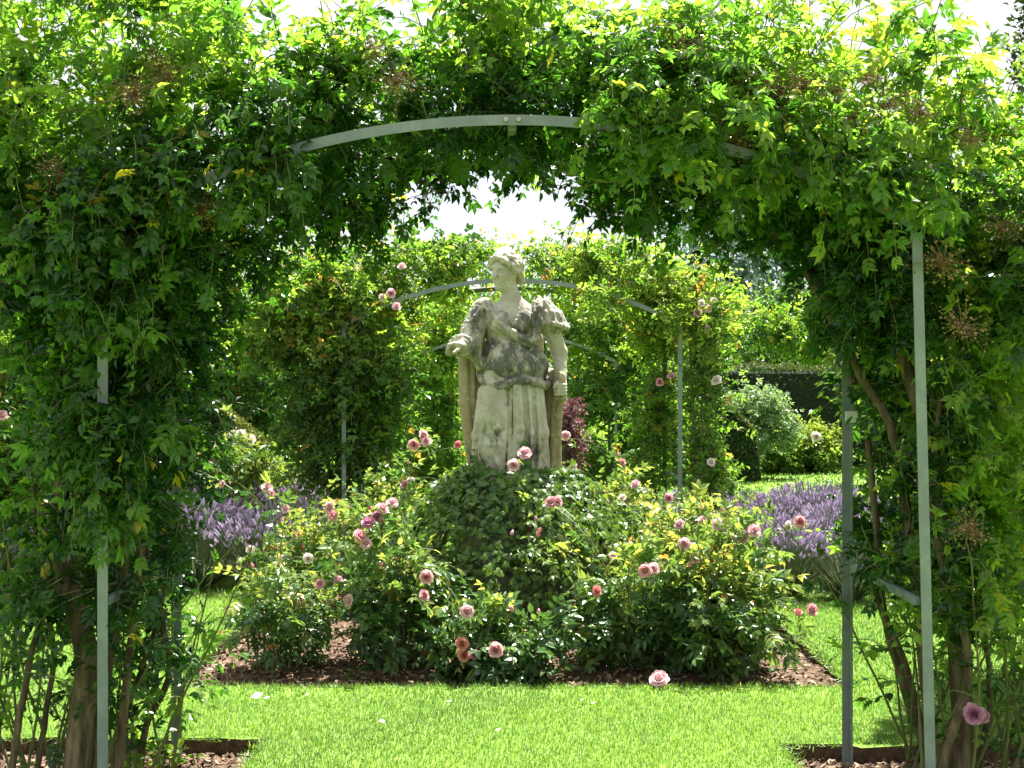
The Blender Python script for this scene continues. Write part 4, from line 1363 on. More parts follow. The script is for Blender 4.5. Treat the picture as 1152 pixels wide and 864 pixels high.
# ------------------------------------------------------------------ rose bushes
def rose_bush(label, x, y, h, rx, ry, ncane, nside, blooms=(), leaf=.115, var=.42, tipv=.22, mat='bush', lo=False, z=-.04, lean=(0, 0), group='rose bushes in the central bed', cat='rose bush', name='rose_bush', red=.012, wild=3, first=.12, nbud=5):
    root = empty(name, (x, y, z), label, cat, group)
    F = MB(); ST = MB()
    c = np.array([x, y, z])
    a = rng.uniform(0, 6.28, ncane); q = np.sqrt(rng.uniform(.0, 1, ncane))
    top = np.stack([x + lean[0] + np.cos(a) * q * rx * .8, y + lean[1] + np.sin(a) * q * ry * .8, z + h * (1 - .38 * q ** 2) * rng.uniform(.8, 1.05, ncane)], -1)
    base = np.stack([x + np.cos(a) * .10 * q, y + np.sin(a) * .10 * q, np.full(ncane, z - .03)], -1)
    ctl = (base + top) / 2 + np.stack([np.cos(a) * q * rx * .28, np.sin(a) * q * ry * .28, np.zeros(ncane)], -1)
    t = np.linspace(0, 1, 11)[None, :, None]
    can = (1 - t) ** 2 * base[:, None] + 2 * t * (1 - t) * ctl[:, None] + t * t * top[:, None]
    can = can + np.cumsum(rng.normal(0, .006, can.shape), 1)
    tubes(ST, can, .0075, .003, 5)
    leaf_along(F, can, T_MID if lo else T_NEAR, leaf, 5, var, .14, tipv, per=1)
    ci = rng.integers(0, ncane, nside); cj = rng.uniform(first, 1, nside)
    f = cj * 10; i0 = np.minimum(f.astype(int), 9); fr = (f - i0)[:, None]
    st = can[ci, i0] * (1 - fr) + can[ci, i0 + 1] * fr
    rel = (st - c) / np.array([rx, ry, h])
    d = np.stack([rel[:, 0] * 1.3, rel[:, 1] * 1.3, .25 + .5 * rel[:, 2]], -1) + rng.normal(0, .55, (nside, 3))
    ln = rng.uniform(.14, .34, nside) * min(1.2, .45 + h * .55)
    sh = shoots(st, d, ln, 5, .16, .15)
    tubes(ST, sh, .003, .0015, 3)
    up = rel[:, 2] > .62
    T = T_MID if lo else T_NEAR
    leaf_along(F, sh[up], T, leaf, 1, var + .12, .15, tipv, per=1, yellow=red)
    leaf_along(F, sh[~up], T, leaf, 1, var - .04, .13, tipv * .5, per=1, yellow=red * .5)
    # a few tall young shoots, bronze tipped
    if wild:
        k = rng.integers(0, ncane, wild)
        sh = shoots(can[k, 9], np.array([0, 0, 1.0]) + rng.normal(0, .35, (wild, 3)), rng.uniform(.18, .34, wild), 7, .04, .08)
        tubes(ST, sh, .0035, .0018, 4)
        leaf_along(F, sh, T, leaf * .75, 1, .66, .1, .3, per=1, yellow=.07)
    # blooms on their stalks
    for bl in blooms:
        px, py, d_, size, kind = bl[:5]
        p = P(px, py, d_)
        j = int(np.argmin(((can[:, 5:] - p) ** 2).sum(-1).min(1)))
        jj = 5 + int(np.argmin(((can[j, 5:] - p) ** 2).sum(-1)))
        s0 = can[j, jj]
        mid = (s0 + p) / 2 + np.array([0, 0, .06])
        tubes(ST, smooth_path([s0, mid, p + np.array([0, .03, -.02])], 8), .0035, .0025, 5)
        m = 4
        leaf_along(F, smooth_path([s0, mid, p + np.array([0, .03, -.02])], 6)[None], T, leaf * .9, 1, .5, .1, .2)
        fc = bl[5] if len(bl) > 5 else (rng.normal(0, .5), -.8, .45)
        bloom(root, p, size * .9, kind, fc)
    for q in range(nbud):
        j = int(rng.integers(0, ncane)); s0 = can[j, 10]
        e = s0 + np.array([rng.normal(0, .05), -.03 + rng.normal(0, .04), rng.uniform(.05, .12)])
        tubes(ST, smooth_path([s0, (s0 + e) / 2 + rng.normal(0, .01, 3), e], 6), .003, .002, 4)
        o = bpy.data.objects.new('rose_bud', BUD); COL.objects.link(o); o.parent = root
        o.location = tuple(e - c); sz = rng.uniform(.028, .042); o.scale = (sz, sz, sz)
        o.rotation_euler = (rng.normal(0, .35), rng.normal(0, .35), rng.uniform(0, 6))
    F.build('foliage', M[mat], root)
    ST.build('canes', M['stem'], root)
    return root


# front of the central bed
rose_bush('small separate rose bush with bronze shoots on the left corner of the bed', -1.37, 7.2, .60, .18, .2, 16, 120,
          [(300, 549, 7.2, .075, 'pale'), (282, 618, 7.1, .06, 'white'), (360, 657, 7.0, .07, 'pink'), (380, 653, 7.1, .07, 'pale'), (347, 628, 7.0, .07, 'white'), (322, 573, 7.1, .06, 'pale')], leaf=.095, var=.45, first=.32, red=.035, wild=8)
rose_bush('green rose bush front left of the ivy mound, mauve-pink bloom cluster on top', -.66, 7.3, .80, .24, .28, 20, 170,
          [(371, 571, 7.1, .09, 'pale'), (374, 580, 7.08, .085, 'pink'), (430, 572, 7.1, .085, 'pale'), (414, 588, 7.05, .095, 'mauve'), (405, 603, 7.0, .095, 'pink'), (441, 566, 7.2, .08, 'pale'), (424, 581, 7.1, .08, 'mauve'),
           (392, 676, 6.95, .085, 'pale'), (480, 649, 6.9, .09, 'pink'), (477, 670, 6.9, .075, 'pink'), (412, 612, 7.0, .08, 'pale')], var=.40, first=.28)
rose_bush('low dark rose bush in front of the ivy mound, coral blooms hanging over soil', -.08, 7.05, .36, .42, .20, 20, 130,
          [(525, 688, 6.75, .092, 'pale', (0, -1, .15)), (520, 724, 6.75, .085, 'coral', (-.2, -1, .1)), (522, 737, 6.75, .085, 'coral', (0, -1, -.3)), (534, 736, 6.75, .07, 'mauve', (.3, -.8, -.2)), (558, 731, 6.74, .095, 'pink', (.1, -1, 0)), (671, 665, 6.85, .075, 'coral')], var=.34, tipv=.14, wild=2)
rose_bush('broad pale-green rose bush at the front right corner of the bed, shining leaves', 1.18, 7.08, .70, .34, .30, 26, 250,
          [(726, 642, 6.85, .09, 'pink'), (735, 640, 6.9, .085, 'pale'), (913, 686, 6.8, .085, 'pink', (.6, -.8, .2)), (898, 689, 6.82, .06, 'coral'), (848, 597, 7.0, .09, 'pale'), (836, 603, 7.0, .085, 'mauve'), (900, 587, 7.1, .09, 'pink'), (808, 590, 7.1, .085, 'pale'), (783, 627, 7.0, .075, 'pink'), (770, 612, 7.0, .085, 'pale'), (887, 592, 7.1, .07, 'white')], var=.47, tipv=.24)
rose_bush('leafy rose bush right of the ivy mound between it and the broad corner bush', .74, 7.25, .68, .24, .26, 20, 160,
          [(620, 565, 7.6, .09, 'pink'), (627, 564, 7.6, .08, 'pink'), (690, 625, 7.1, .06, 'pale'), (700, 560, 7.3, .06, 'white')], var=.46, tipv=.22)
# sides and back of the bed
rose_bush('rose bush with orange-bronze shoot tips behind the broad front right corner bush', 1.30, 8.5, .86, .42, .42, 22, 200,
          [(752, 560, 8.2, .08, 'pink'), (765, 590, 8.1, .085, 'pale'), (715, 545, 8.5, .08, 'pale'), (790, 585, 8.2, .07, 'pale')], lo=False, var=.58, tipv=.30, red=.04, wild=8)
rose_bush('tall rose bush behind the statue to the right, tips beside its knees', .85, 9.45, 1.0, .42, .42, 20, 160,
          [(636, 490, 9.3, .09, 'pale'), (700, 520, 9.4, .07, 'pink'), (645, 525, 9.3, .07, 'white')], lo=True, var=.5, tipv=.25, red=.04, wild=6)
rose_bush('tall rose bush left of the statue, three pink blooms beside the stone skirt', -.85, 9.2, 1.0, .40, .4, 18, 140,
          [(466, 500, 8.9, .10, 'pink'), (476, 490, 8.9, .10, 'pale'), (480, 497, 8.85, .09, 'pale'), (462, 540, 8.8, .07, 'white'), (515, 500, 9.2, .07, 'coral'), (500, 540, 8.9, .07, 'pale'), (455, 545, 8.8, .075, 'pink')], lo=True, var=.48, tipv=.25, red=.05, wild=6)
rose_bush('sparse rose bush behind the small bush on the left corner of the bed', -1.45, 9.0, .8, .35, .35, 12, 80,
          [(262, 470, 8.8, .05, 'white'), (250, 545, 8.7, .07, 'pale'), (232, 520, 8.7, .08, 'mauve'), (222, 514, 8.7, .075, 'pink'), (305, 556, 8.6, .075, 'pink')], lo=True, var=.52, red=.06, wild=6)
# tall rose reaching up to the hem of the skirt
rose_bush('single tall rose stem with two pink blooms overlapping the hem of the statue', .06, 7.75, 1.02, .16, .10, 4, 22,
          [(578, 523, 7.72, .085, 'pale', (0, -1, .3)), (590, 510, 7.75, .10, 'pale', (.2, -.8, .5))], leaf=.085, var=.62, red=.05, wild=2, first=.75, group=None)

# one bloom on the ground, a few petals
from mathutils import Matrix
o = bloom(None, P(741, 766, 6.62) * np.array([1, 1, 0]) + np.array([0, -.02, .045]), .105, 'pale', (0.05, -.75, .6), name='fallen_rose')
tag(o, 'large pale pink rose head lying on the front edge of the mulched bed', 'rose bloom')
pm = MB()
pm.add([[-.5, -.4, .1], [.5, -.45, .05], [.55, .4, .12], [-.45, .5, .15], [0, 0, -.05]], T=[[0, 1, 4], [1, 2, 4], [2, 3, 4], [3, 0, 4]], var=.7)
pme = pm.data('fallen_petal', PET['white'], True)
for px, py in ((289, 791), (300, 793), (215, 690), (505, 797), (667, 799), (346, 789), (430, 820), (655, 795), (560, 830)):
    d_ = EYE * FPX / (py - HOR)
    o = bpy.data.objects.new('fallen_petal', pme); COL.objects.link(o)
    o.location = ((px - 576) / FPX * d_, d_, .035)
    s = random.uniform(.016, .028) if px != 289 else .05
    o.scale = (s, s, s); o.rotation_euler = (random.uniform(-.4, .4), random.uniform(-.4, .4), random.uniform(0, 6))
    tag(o, 'pale fallen rose petal lying on the mown grass', 'petal', 'fallen petals on the lawn')

# low yellow-leaved seedling at the left rear post
def seedling():
    root = empty('seedling', (-1.49, 5.44, -.03), 'low yellow-green seedling at the foot of the left rear post of the nearest arch', 'seedling')
    F = MB(); ST = MB()
    st = np.stack([rng.uniform(-1.72, -1.40, 16), rng.uniform(5.30, 5.48, 16), np.full(16, -.04)], -1)
    sh = shoots(st, np.array([0, -.2, 1.0]) + rng.normal(0, .45, (16, 3)), rng.uniform(.08, .2, 16), 4, .2, .1)
    tubes(ST, sh, .0035, .002, 4)
    leaf_along(F, sh, T_SIMPLE, .05, 1, .72, .1, .15, per=2)
    F.build('foliage', M['climber'], root); ST.build('stems', M['stem'], root)
seedling()

# plant label tied to the right rear post
def plant_label():
    p = P(958, 469, 5.43)
    root = empty('plant_label', p, 'small blank white plant label tied to the right rear post of the nearest arch', 'plant label')
    mb = MB(); box(mb, p + [-.028, -.003, -.026], p + [.028, .003, .026], .0025); mb.build('plate', M['tagmat'], root)
    mb = MB(); tubes(mb, smooth_path([p + [0, 0, .024], p + [.01, .01, .05], p + [.035, .035, .055]], 8), .0015, .0015, 4); mb.build('tie', M['steel'], root)
plant_label()
#--PART3--

# ------------------------------------------------------------------ lavender
def lavender_mesh(seed):
    r = np.random.default_rng(seed)
    F = MB(); K = MB()
    n = 420
    a = r.uniform(0, 6.28, n); q = np.sqrt(r.random(n))
    st = np.stack([np.cos(a) * q * .12, np.sin(a) * q * .12, r.uniform(0, .1, n)], -1)
    d = np.stack([np.cos(a) * q * .9, np.sin(a) * q * .9, np.full(n, .75)], -1) + r.normal(0, .15, (n, 3))
    ln = r.uniform(.22, .42, n)
    blade = (np.array([[-.5, 0, 0], [.5, 0, 0], [.5, .6, .02], [-.5, .6, .02], [0, 1, 0]]), np.array([[0, 1, 2], [0, 2, 3], [3, 2, 4]]))
    R = frames(d, r.normal(0, 1, (n, 3)))
    tv = blade[0][None] * np.stack([np.full(n, .012), ln, ln], -1)[:, None]
    V = np.einsum('nij,nkj->nki', R, tv) + st[:, None]
    F.add(V.reshape(-1, 3), T=(blade[1][None] + (np.arange(n) * 5)[:, None, None]).reshape(-1, 3), var=np.repeat(r.uniform(0, 1, n), 5))
    m = 230
    a = r.uniform(0, 6.28, m); q = np.sqrt(r.random(m))
    d = nrm(np.stack([np.cos(a) * q * .8, np.sin(a) * q * .8, np.full(m, .9)], -1) + r.normal(0, .08, (m, 3)))
    l2 = r.uniform(.44, .62, m)
    base = np.stack([np.cos(a) * q * .1, np.sin(a) * q * .1, np.full(m, .1)], -1)
    tip = base + d * l2[:, None]
    tubes(F, np.stack([base, tip], 1), .003, .0025, 3, .7)
    spike = (np.array([[0, 0, 0], [.5, .25, 0], [0, .25, .5], [-.5, .25, 0], [0, .25, -.5], [.42, .7, 0], [0, .7, .42], [-.42, .7, 0], [0, .7, -.42], [0, 1, 0]]),
             np.array([[0, 1, 2], [0, 2, 3], [0, 3, 4], [0, 4, 1], [1, 5, 2], [2, 5, 6], [2, 6, 3], [3, 6, 7], [3, 7, 4], [4, 7, 8], [4, 8, 1], [1, 8, 5], [5, 9, 6], [6, 9, 7], [7, 9, 8], [8, 9, 5]]))
    R = frames(d, r.normal(0, 1, (m, 3)))
    h = r.uniform(.05, .10, m)
    tv = spike[0][None] * np.stack([np.full(m, .022), h, np.full(m, .022)], -1)[:, None]
    V = np.einsum('nij,nkj->nki', R, tv) + (tip - d * .02)[:, None]
    K.add(V.reshape(-1, 3), T=(spike[1][None] + (np.arange(m) * 10)[:, None, None]).reshape(-1, 3), var=np.repeat(r.uniform(0, 1, m), 10))
    return F.data('foliage', M['lavleaf']), K.data('flower_spikes', M['lavflower'])


LAV = [lavender_mesh(s) for s in range(4)]


def lavender(x, y, label, group, s=1.0):
    root = empty('lavender_bush', (x, y, 0), label, 'lavender', group)
    f, k = random.choice(LAV)
    root.rotation_euler = (0, 0, random.uniform(0, 6.28))
    root.scale = (s, s, s * random.uniform(.9, 1.1))
    obj('foliage', f, root); tag(obj('flower_spikes', k, root), kind='stuff')


for y in np.arange(9.35, 13.7, .52):
    for x in np.arange(2.15, 5.0, .5):
        if 10.6 < y < 12.4 and x < 2.7: continue
        lavender(x + random.uniform(-.1, .1) - .02 * (y - 9), y + random.uniform(-.1, .1), 'purple flowering lavender bush in the bed on the right beyond the lawn', 'lavender bushes in the right-hand bed', random.uniform(.68, .84))
for y in np.arange(9.9, 14.6, .52):
    for x in np.arange(-5.0, -1.95, .5):
        if 10.6 < y < 12.5 and x > -2.6: continue
        lavender(x + random.uniform(-.1, .1), y + random.uniform(-.1, .1), 'greyish lavender bush in the bed on the left behind the small rose bush', 'lavender bushes in the left-hand bed', random.uniform(.75, .95))


# ------------------------------------------------------------------ climbers on the farther arches and beside
def mass_climber(label, base, blobs, n, leaf, group='climbers on the arches', mat='far_climber', var=.45, stems=(), blooms=(), red=.03, lo=True, name='climbing_rose', cat='climbing rose', hang=.25, ln=(.25, .5), tipv=.25, shell=.55):
    """foliage filling a list of ellipsoids (cx,cy,cz,rx,ry,rz)"""
    root = empty(name, base, label, cat, group)
    F = MB(); ST = MB()
    B = np.array(blobs, float)
    vol = (B[:, 3] * B[:, 4] * B[:, 5]) ** .75
    k = rng.choice(len(B), n, p=vol / vol.sum())
    u = nrm(rng.normal(0, 1, (n, 3)))
    q = rng.uniform(shell ** 3, 1, n) ** (1 / 3)
    c = B[k, :3]; r = B[k, 3:6]
    p = clump(c + u * r * q[:, None], n // 10, .42)
    d = u * .8 + rng.normal(0, .5, (n, 3)) + np.array([0, 0, .35])
    l_ = rng.uniform(ln[0], ln[1], n)
    sh = shoots(p - nrm(d) * l_[:, None] * .6, d, l_, 5, hang, .16)
    sh = sh[sh[:, :, 2].min(1) > .02]
    u = u[:len(sh)]
    tubes(ST, sh, .004, .002, 3)
    hi = rng.random(len(sh)) < .5
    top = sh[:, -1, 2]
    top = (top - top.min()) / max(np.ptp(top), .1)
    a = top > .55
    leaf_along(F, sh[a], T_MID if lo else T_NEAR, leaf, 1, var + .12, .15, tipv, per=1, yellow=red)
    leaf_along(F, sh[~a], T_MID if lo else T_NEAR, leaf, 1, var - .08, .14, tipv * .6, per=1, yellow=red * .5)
    for bl in blooms:
        bloom(root, P(*bl[:3]), bl[3], bl[4], (rng.normal(0, .4), -.9, .3))
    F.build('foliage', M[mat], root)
    for s in stems:
        tubes(ST, smooth_path(s[0], 14), s[1], s[1] * .5, 6)
    ST.build('shoots', M['stem'], root)
    return root


def Bl(px, py, d, rx, ry, rz):
    """blob given by pixel centre, depth and pixel radii (rx, rz) with real depth radius ry"""
    p = P(px, py, d)
    return (p[0], p[1], p[2], rx / FPX * d, ry, rz / FPX * d)


mass_climber('broad climber on the left legs of the middle arch, bronze tipped', (-1.75, 11.5, -.02),
             [Bl(345, 330, 11.4, 66, .5, 52), Bl(400, 315, 11.5, 55, .5, 50), Bl(368, 420, 11.4, 56, .5, 90), Bl(410, 400, 11.5, 50, .5, 90), Bl(378, 505, 11.5, 46, .5, 60), Bl(430, 470, 11.7, 32, .45, 80), Bl(470, 300, 11.6, 50, .4, 40), Bl(305, 360, 11.3, 36, .45, 50), Bl(520, 285, 11.6, 40, .4, 28), Bl(402, 400, 10.95, 26, .12, 62), Bl(430, 338, 10.95, 26, .12, 26)],
             1700, .12, var=.42, stems=[([(-1.6, 11.5, -.1), (-1.55, 11.5, 1), (-1.5, 11.5, 2)], .04)], blooms=[(440, 330, 11.0, .09, 'pale'), (446, 345, 11.0, .09, 'pale'), (430, 335, 11, .08, 'white'), (452, 300, 11, .08, 'pale')], red=.05)
mass_climber('pale-flowered climber on the right leg of the middle arch and over its curved top', (1.7, 11.5, -.02),
             [Bl(797, 360, 11.3, 24, .35, 50), Bl(795, 450, 11.3, 17, .3, 70), Bl(795, 530, 11.3, 24, .4, 40), Bl(770, 320, 11.5, 45, .4, 40), Bl(700, 300, 11.5, 60, .4, 36), Bl(640, 290, 11.6, 50, .4, 30), Bl(745, 400, 11.9, 24, .3, 90), Bl(740, 350, 11.8, 40, .3, 35), Bl(735, 490, 11.9, 26, .3, 60), Bl(690, 322, 11.0, 46, .12, 13), Bl(752, 352, 10.95, 24, .12, 18)],
             1300, .105, var=.56, stems=[([(1.72, 11.35, -.1), (1.68, 11.35, 1), (1.62, 11.3, 2.2)], .02), ([(1.8, 11.3, -.1), (1.74, 11.3, 1.2), (1.75, 11.3, 2.6)], .015)],
             blooms=[(789, 341, 10.95, .07, 'white'), (797, 347, 11.0, .08, 'pale'), (803, 338, 11.0, .07, 'white'), (795, 370, 10.95, .08, 'white'), (785, 352, 11, .09, 'pale'), (806, 428, 10.9, .10, 'white'), (800, 520, 10.9, .08, 'white'), (755, 423, 11.2, .08, 'pale'), (742, 430, 11.3, .08, 'pink')], red=.04)
mass_climber('yellow-green climber on the left side of the smallest farthest arch', (-1.6, 18.4, -.02),
             [Bl(450, 470, 18.2, 34, .7, 70), Bl(470, 400, 18.3, 36, .7, 50), Bl(520, 360, 18.4, 55, .6, 36), Bl(495, 520, 18.6, 30, .7, 40), Bl(505, 440, 19, 26, .6, 60)], 750, .17, var=.52)
mass_climber('tangled climber on the right side of the smallest farthest arch', (1.6, 18.4, -.02),
             [Bl(690, 400, 18.3, 38, .7, 60), Bl(720, 450, 18.3, 40, .7, 80), Bl(670, 350, 18.4, 55, .6, 40), Bl(690, 520, 18.5, 40, .7, 40), Bl(655, 420, 19, 22, .6, 60)], 850, .17, var=.45)
# climbers on the cross walk at either side
mass_climber('reddish-tipped climber at the left edge of the photo beyond the nearest arch', (-4.3, 9.4, -.02),
             [Bl(-10, 390, 9.2, 85, .6, 95), Bl(20, 480, 9.2, 70, .6, 90), Bl(60, 560, 9.3, 60, .5, 60), Bl(-60, 300, 9.3, 110, .6, 90), Bl(100, 420, 9.6, 50, .5, 130), Bl(-50, 520, 9.3, 80, .6, 90)], 1100, .12, var=.45, red=.06, blooms=[(2, 468, 8.6, .09, 'pale')], group=None)
mass_climber('sunlit yellow-green shrub rose standing at the right edge behind the nearest arch', (3.2, 7.0, -.02),
             [Bl(1130, 330, 6.6, 75, .45, 90), Bl(1140, 450, 6.6, 70, .45, 90), Bl(1120, 560, 6.7, 62, .45, 62), Bl(1180, 600, 6.7, 60, .5, 90), Bl(1190, 400, 6.8, 70, .5, 140), Bl(1110, 250, 6.6, 55, .4, 60)], 900, .115, var=.55, red=.04, lo=False,
             blooms=[(1125, 515, 6.1, .10, 'white'), (1118, 560, 6.1, .09, 'white'), (1135, 690, 6.2, .07, 'white'), (1140, 590, 6.2, .08, 'white')], group=None, stems=[([(3.0, 6.8, -.1), (2.9, 6.75, .8), (2.8, 6.7, 2)], .02)])


# ------------------------------------------------------------------ clipped yew hedges with sloping wings
def hedge(label, lo, hi, slope=None, n=9000, name='yew_hedge', leaf=.05):
    root = empty(name, ((lo[0] + hi[0]) / 2, (lo[1] + hi[1]) / 2, 0), label, 'hedge', None)
    lo = np.array(lo, float); hi = np.array(hi, float)
    mb = MB()
    nx = max(4, int((hi[0] - lo[0]) / .25)); nz = 8
    box(mb, lo + .06, hi - .06, .04)
    mb.build('inner_growth', M['yew_core'], root)
    F = MB()
    s = hi - lo
    ar = np.array([s[0] * s[2], s[0] * s[1] * 2, s[1] * s[2]])
    f = rng.choice(3, n, p=ar / ar.sum())
    p = lo + rng.random((n, 3)) * s
    nn = np.zeros((n, 3))
    k = f == 0; p[k, 1] = lo[1]; nn[k, 1] = -1
    k = f == 1; p[k, 2] = hi[2]; nn[k, 2] = 1
    k = f == 2; e = rng.random(n) < .5
    p[k & e, 0] = lo[0]; nn[k & e, 0] = -1; p[k & ~e, 0] = hi[0]; nn[k & ~e, 0] = 1
    wv = .03 * np.sin(p[:, 0] * 3.1 + p[:, 2] * 2.3) + .025 * np.sin(p[:, 0] * 7.7 + 1) + np.abs(rng.normal(0, .035, n))
    p += nn * wv[:, None] + rng.normal(0, .02, (n, 3))
    d = nn * .7 + rng.normal(0, .6, (n, 3)) + np.array([0, 0, .3])
    inst(F, T_LO[0], p, frames(d, nn + rng.normal(0, .5, (n, 3))), leaf * rng.uniform(.7, 1.3, n), np.clip(.35 + .4 * nn[:, 2] + rng.normal(0, .18, n), 0, 1))  # leaves of the top face coloured paler, sunlight painted in
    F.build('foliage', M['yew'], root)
    return root


def wing(label, a, b, th=.5, n=7000):
    """sloping clipped buttress, top edge from a down to b (world points)"""
    a = np.array(a); b = np.array(b)
    root = empty('hedge_buttress', ((a[0] + b[0]) / 2, a[1], 0), label, 'hedge', 'sloping hedge buttresses')
    mb = MB()
    x0 = a[0] - .8
    prof = [(x0, 0), (b[0] + .1, 0), (b[0], b[2]), (a[0], a[2]), (x0, a[2] + .4)]
    V = [[x, y, z] for y in (a[1], a[1] + th) for x, z in prof]
    T = [[0, 1, 2], [0, 2, 3], [0, 3, 4], [5, 7, 6], [5, 8, 7], [5, 9, 8]]
    Q = [[i, 5 + i, 5 + (i + 1) % 5, (i + 1) % 5] for i in range(5)]
    mb.add(V, T=T, Q=Q)
    mb.build('inner_growth', M['yew_core'], root)
    F = MB()
    t = rng.random(n); top = rng.random(n) < .5
    ln = np.where(top, 0, rng.random(n))
    p = a + (b - a) * t[:, None]
    p[:, 2] = p[:, 2] * (1 - ln)
    p[:, 1] = np.where(top, a[1] + rng.random(n) * th, a[1])
    p[:, 0] += np.where(top, 0, rng.uniform(-.8, .1, n))
    sn = np.array([(a[2] - b[2]), 0, (b[0] - a[0])]); sn /= np.linalg.norm(sn)
    nn = np.where(top[:, None], sn, np.array([0, -1.0, 0]))
    inst(F, T_LO[0], p + nn * .02 + rng.normal(0, .015, (n, 3)), frames(nn * .4 + rng.normal(0, .6, (n, 3)), nn + rng.normal(0, .4, (n, 3))), .055 * rng.uniform(.7, 1.3, n), np.clip(np.where(top, .92, .5) + rng.normal(0, .16, n), 0, 1))  # leaves along the slope coloured paler to paint sunlight on the top
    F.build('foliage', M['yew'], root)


M['yew_core'] = plain_mat('yew_inner', [(.3, (0.008, 0.016, 0.008)), (.7, (0.02, 0.035, 0.014))], .9, 18, bump=.8, bdist=.04)
hedge('long dark clipped yew hedge with a flat sunlit top across the back of the garden', (2.6, 25.0, 0), (16, 26.0, 2.0), n=14000)
hedge('dark clipped yew hedge closing the garden behind the left-hand climbers', (-16, 24.0, 0), (-1.0, 25.0, 1.9), n=9000)
wing('sloping hedge buttress with a painted sunlit top on the right, just left of the silvery shrub', P(814, 453, 21.0), P(850, 490, 21.0))
wing('sunlit sloping hedge buttress on the left, left of the broad climber', P(232, 455, 13.2), P(296, 506, 13.2), .35)

# shrubs in the middle distance
mass_climber('silvery green upright shrub in front of the dark yew hedge', P(850, 470, 22) * [1, 1, 0], [Bl(850, 455, 22, 30, .4, 24), Bl(868, 478, 22, 28, .4, 26), Bl(836, 484, 22, 26, .4, 30), Bl(828, 500, 21.5, 22, .3, 20)], 520, .15, mat='silver', var=.5, group=None, name='shrub', cat='shrub', red=0, tipv=.3, ln=(.2, .45))
for i, (px, py, d, rx, rz, lab) in enumerate(((828, 505, 23.2, 28, 24, 'yellow-green rose bush behind the right leg of the middle arch'), (868, 503, 23.4, 32, 22, 'yellow-green rose bush in the middle of the row behind the right-hand lavender'), (915, 500, 23.6, 32, 24, 'yellow-green rose bush at the right end of the row behind the lavender'))):
    mass_climber(lab, P(px, py, d) * [1, 1, 0], [Bl(px, py, d, rx, .45, rz), Bl(px + 6, py + 12, d, rx * 1.05, .5, rz * .7)], 380, .17, mat='yellowbush', var=.5, group='yellow-green rose bushes behind the lavender', name='rose_bush', cat='rose bush', red=0, ln=(.2, .4),
                 blooms=[(918, 491, 22.8, .2, 'white')] if i == 2 else [])
mass_climber('dark purple-leaved shrub just right of the statue below its hand', P(640, 475, 16) * [1, 1, 0], [Bl(638, 472, 16, 11, .18, 22), Bl(642, 500, 16, 12, .2, 26)], 170, .10, mat='purple', var=.5, group=None, name='shrub', cat='shrub', red=0, ln=(.15, .3))
lab2 = ['leafy green shrub behind the statue to its left', 'pale green shrub behind the statue low down', 'leafy green shrub behind the statue to its right', 'green shrub beyond the middle arch at its right leg']
for (px, py, d, rx, rz), lab in zip(((490, 490, 21, 50, 50), (570, 500, 22, 60, 45), (640, 505, 21.5, 50, 45), (740, 500, 21, 60, 50)), lab2):
    mass_climber(lab, P(px, py, d) * [1, 1, 0], [Bl(px, py, d, rx, .7, rz), Bl(px, py + 25, d, rx, .7, rz * .8)], 420, .18, mat='far_climber', var=.48, group='shrubs behind the statue', name='shrub', cat='shrub', ln=(.25, .5))
mass_climber('bright green flowering shrub below the left hedge buttress with a white flower head', P(270, 510, 13.8) * [1, 1, 0], [Bl(265, 530, 13.6, 45, .45, 42), Bl(310, 545, 13.7, 45, .45, 40), Bl(240, 560, 13.5, 40, .4, 40), Bl(235, 505, 12.8, 26, .25, 22), Bl(280, 520, 12.7, 24, .25, 16)], 640, .13, mat='yellowbush', var=.38, group=None, name='shrub', cat='shrub', red=0,
             blooms=[(262, 492, 13.0, .16, 'white'), (270, 492, 13.0, .18, 'white'), (280, 495, 13.0, .15, 'white'), (244, 505, 13, .09, 'white')])
mass_climber('tall leafy shrub behind the left-hand lavender under the nearest arch', P(270, 420, 15.6) * [1, 1, 0], [Bl(245, 405, 15.6, 50, .6, 40), Bl(300, 430, 15.6, 50, .6, 50), Bl(270, 350, 15.8, 60, .6, 50), Bl(215, 490, 15.6, 50, .6, 60), Bl(300, 500, 15.6, 50, .6, 50)], 900, .16, var=.42, group=None, name='shrub', cat='shrub')
mass_climber('tall shrub right of the middle arch with pale tips, above the yew hedge', P(870, 370, 27.5) * [1, 1, 0], [Bl(850, 365, 27.5, 50, .8, 34), Bl(910, 365, 27.5, 50, .8, 36), Bl(950, 380, 27.5, 50, .8, 40)], 520, .2, var=.5, group=None, name='shrub', cat='shrub')


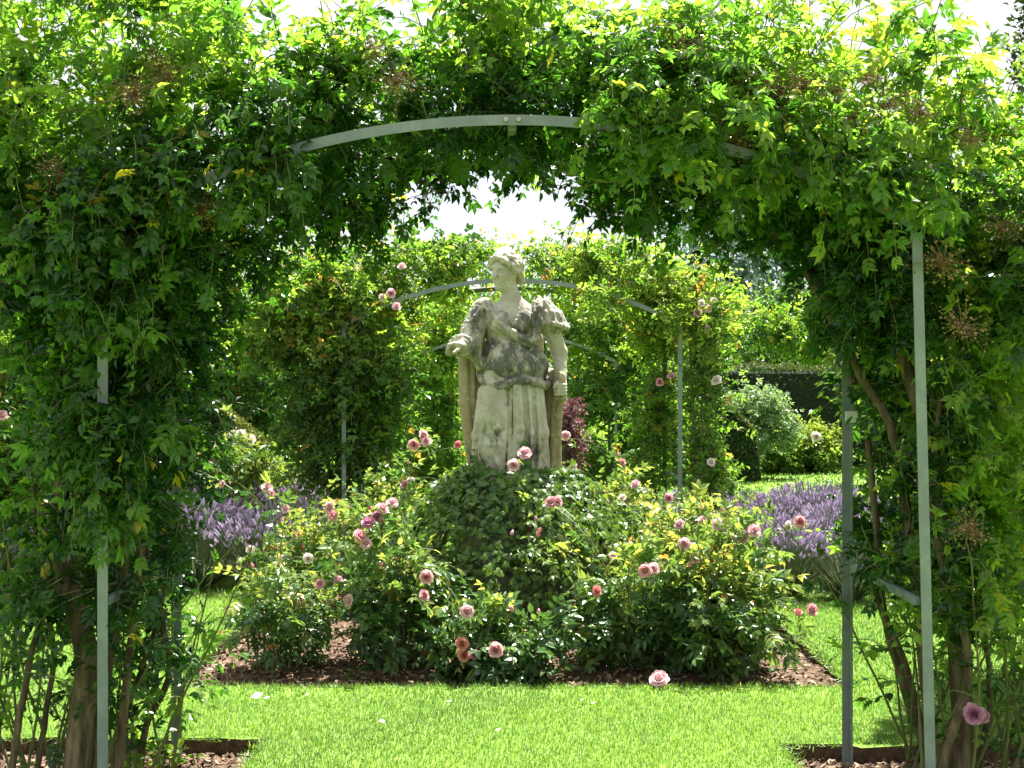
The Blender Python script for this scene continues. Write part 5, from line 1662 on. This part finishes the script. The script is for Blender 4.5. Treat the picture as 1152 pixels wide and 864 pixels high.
# ------------------------------------------------------------------ trees
def tree(label, x, y, h, rad, mat='tree', n=2600, leaf=.14, trunk=.2, cone=False, crown0=.25, group='trees behind the garden', name='tree', var=.45):
    root = empty(name, (x, y, 0), label, 'tree', group)
    mb = MB()
    pts = smooth_path([(x, y, -.1), (x + .1, y, h * .3), (x - .05, y, h * .6), (x, y, h * .92)], 12)
    tubes(mb, pts, trunk, trunk * .15, 10)
    F = MB()
    if cone:
        m = n
        z = rng.random(m) ** .8
        a = rng.uniform(0, 6.28, m)
        rr = rad * np.interp(z, [0, .15, .5, .85, 1], [.8, 1, .9, .5, .05]) * (1 + .1 * np.sin(a * 5 + z * 17)) * rng.uniform(.82, 1.03, m)
        p = np.stack([x + np.cos(a) * rr, y + np.sin(a) * rr, z * h], -1)
        d = np.stack([np.cos(a) * .5, np.sin(a) * .5, np.full(m, .9)], -1) + rng.normal(0, .3, (m, 3))
        sh = shoots(p, d, .25, 4, 0, .15)
        leaf_along(F, sh, T_LO, leaf, 1, var, .18, .2)
    else:
        nb = 16
        bl = []
        for i in range(nb):
            u = nrm(rng.normal(0, 1, 3))
            zz = rng.uniform(crown0, .95)
            q = math.sin(math.pi * min(1, (zz - crown0) / (1.0 - crown0) * .8 + .15))
            c = np.array([x + u[0] * rad * .75 * q, y + u[1] * rad * .75 * q, zz * h])
            bl.append((c, rad * rng.uniform(.28, .45)))
            i0 = int(np.clip(zz * 9, 2, 10))
            tubes(mb, smooth_path([pts[i0], (pts[i0] + c) / 2 + [0, 0, .2], c], 7), trunk * .35, trunk * .06, 5)
        k = rng.integers(0, nb, n)
        cc = np.array([b[0] for b in bl])[k]; rr = np.array([b[1] for b in bl])[k]
        u = nrm(rng.normal(0, 1, (n, 3)))
        p = cc + u * (rr * rng.uniform(.45, 1, n) ** .5)[:, None]
        sh = shoots(p, u + [0, 0, .3], rad * .16, 4, .15, .2)
        leaf_along(F, sh, T_LO, leaf, 1, var, .18, .2)
    mb.build('trunk', M['treebark'], root, smooth=True)
    F.build('crown', M[mat], root)
    return root


rows = [(-21, 33, 7.5, 3.6), (-15, 31, 6.2, 3.2), (-10, 34, 6.0, 3.0), (-5.5, 37, 5.2, 2.6), (-1.5, 40, 5.0, 2.8), (3.0, 38, 4.9, 2.6), (13.5, 33, 5.6, 3.0), (18, 31, 6.8, 3.4), (23, 32, 7.5, 3.6)]
ll = ['tree far behind at the extreme left', 'tree far behind, second from the left', 'tree far behind, seen over the left-hand climbers', 'low tree far behind the left leg of the middle arch', 'low tree far behind the statue', 'low tree far behind the right half of the middle arch', 'tree far behind, seen through the right leg of the nearest arch', 'tree far behind at the right edge of the garden', 'tree far behind at the extreme right']
for (x, y, h, r), lb in zip(rows, ll):
    tree('dull green ' + lb, x, y, h, r, n=1500, leaf=.30)
tree('blue-green airy tree far off, seen above the hedge right of the middle arch', 8.6, 48, 7.6, 3.4, mat='bluetree', n=1400, leaf=.34, group='trees behind the garden')
tree('rounded dull green tree behind the yew hedge, right of the middle arch', 9.5, 37, 4.6, 3.0, n=1700, leaf=.3)
tree('tall dark columnar conifer at the top right corner of the picture', 6.6, 14.6, 7.6, .78, mat='yew', n=2600, leaf=.09, cone=True, group=None, name='conifer', var=.35)
tree('bushy tree standing left behind the nearest arch, showing through its leaves', -6.3, 13.5, 5.2, 2.1, n=1800, leaf=.16, group=None)
tree('rounded tree on the right behind the shrub rose and the nearest arch', 7.2, 19.5, 4.6, 2.2, n=1700, leaf=.18, group=None)
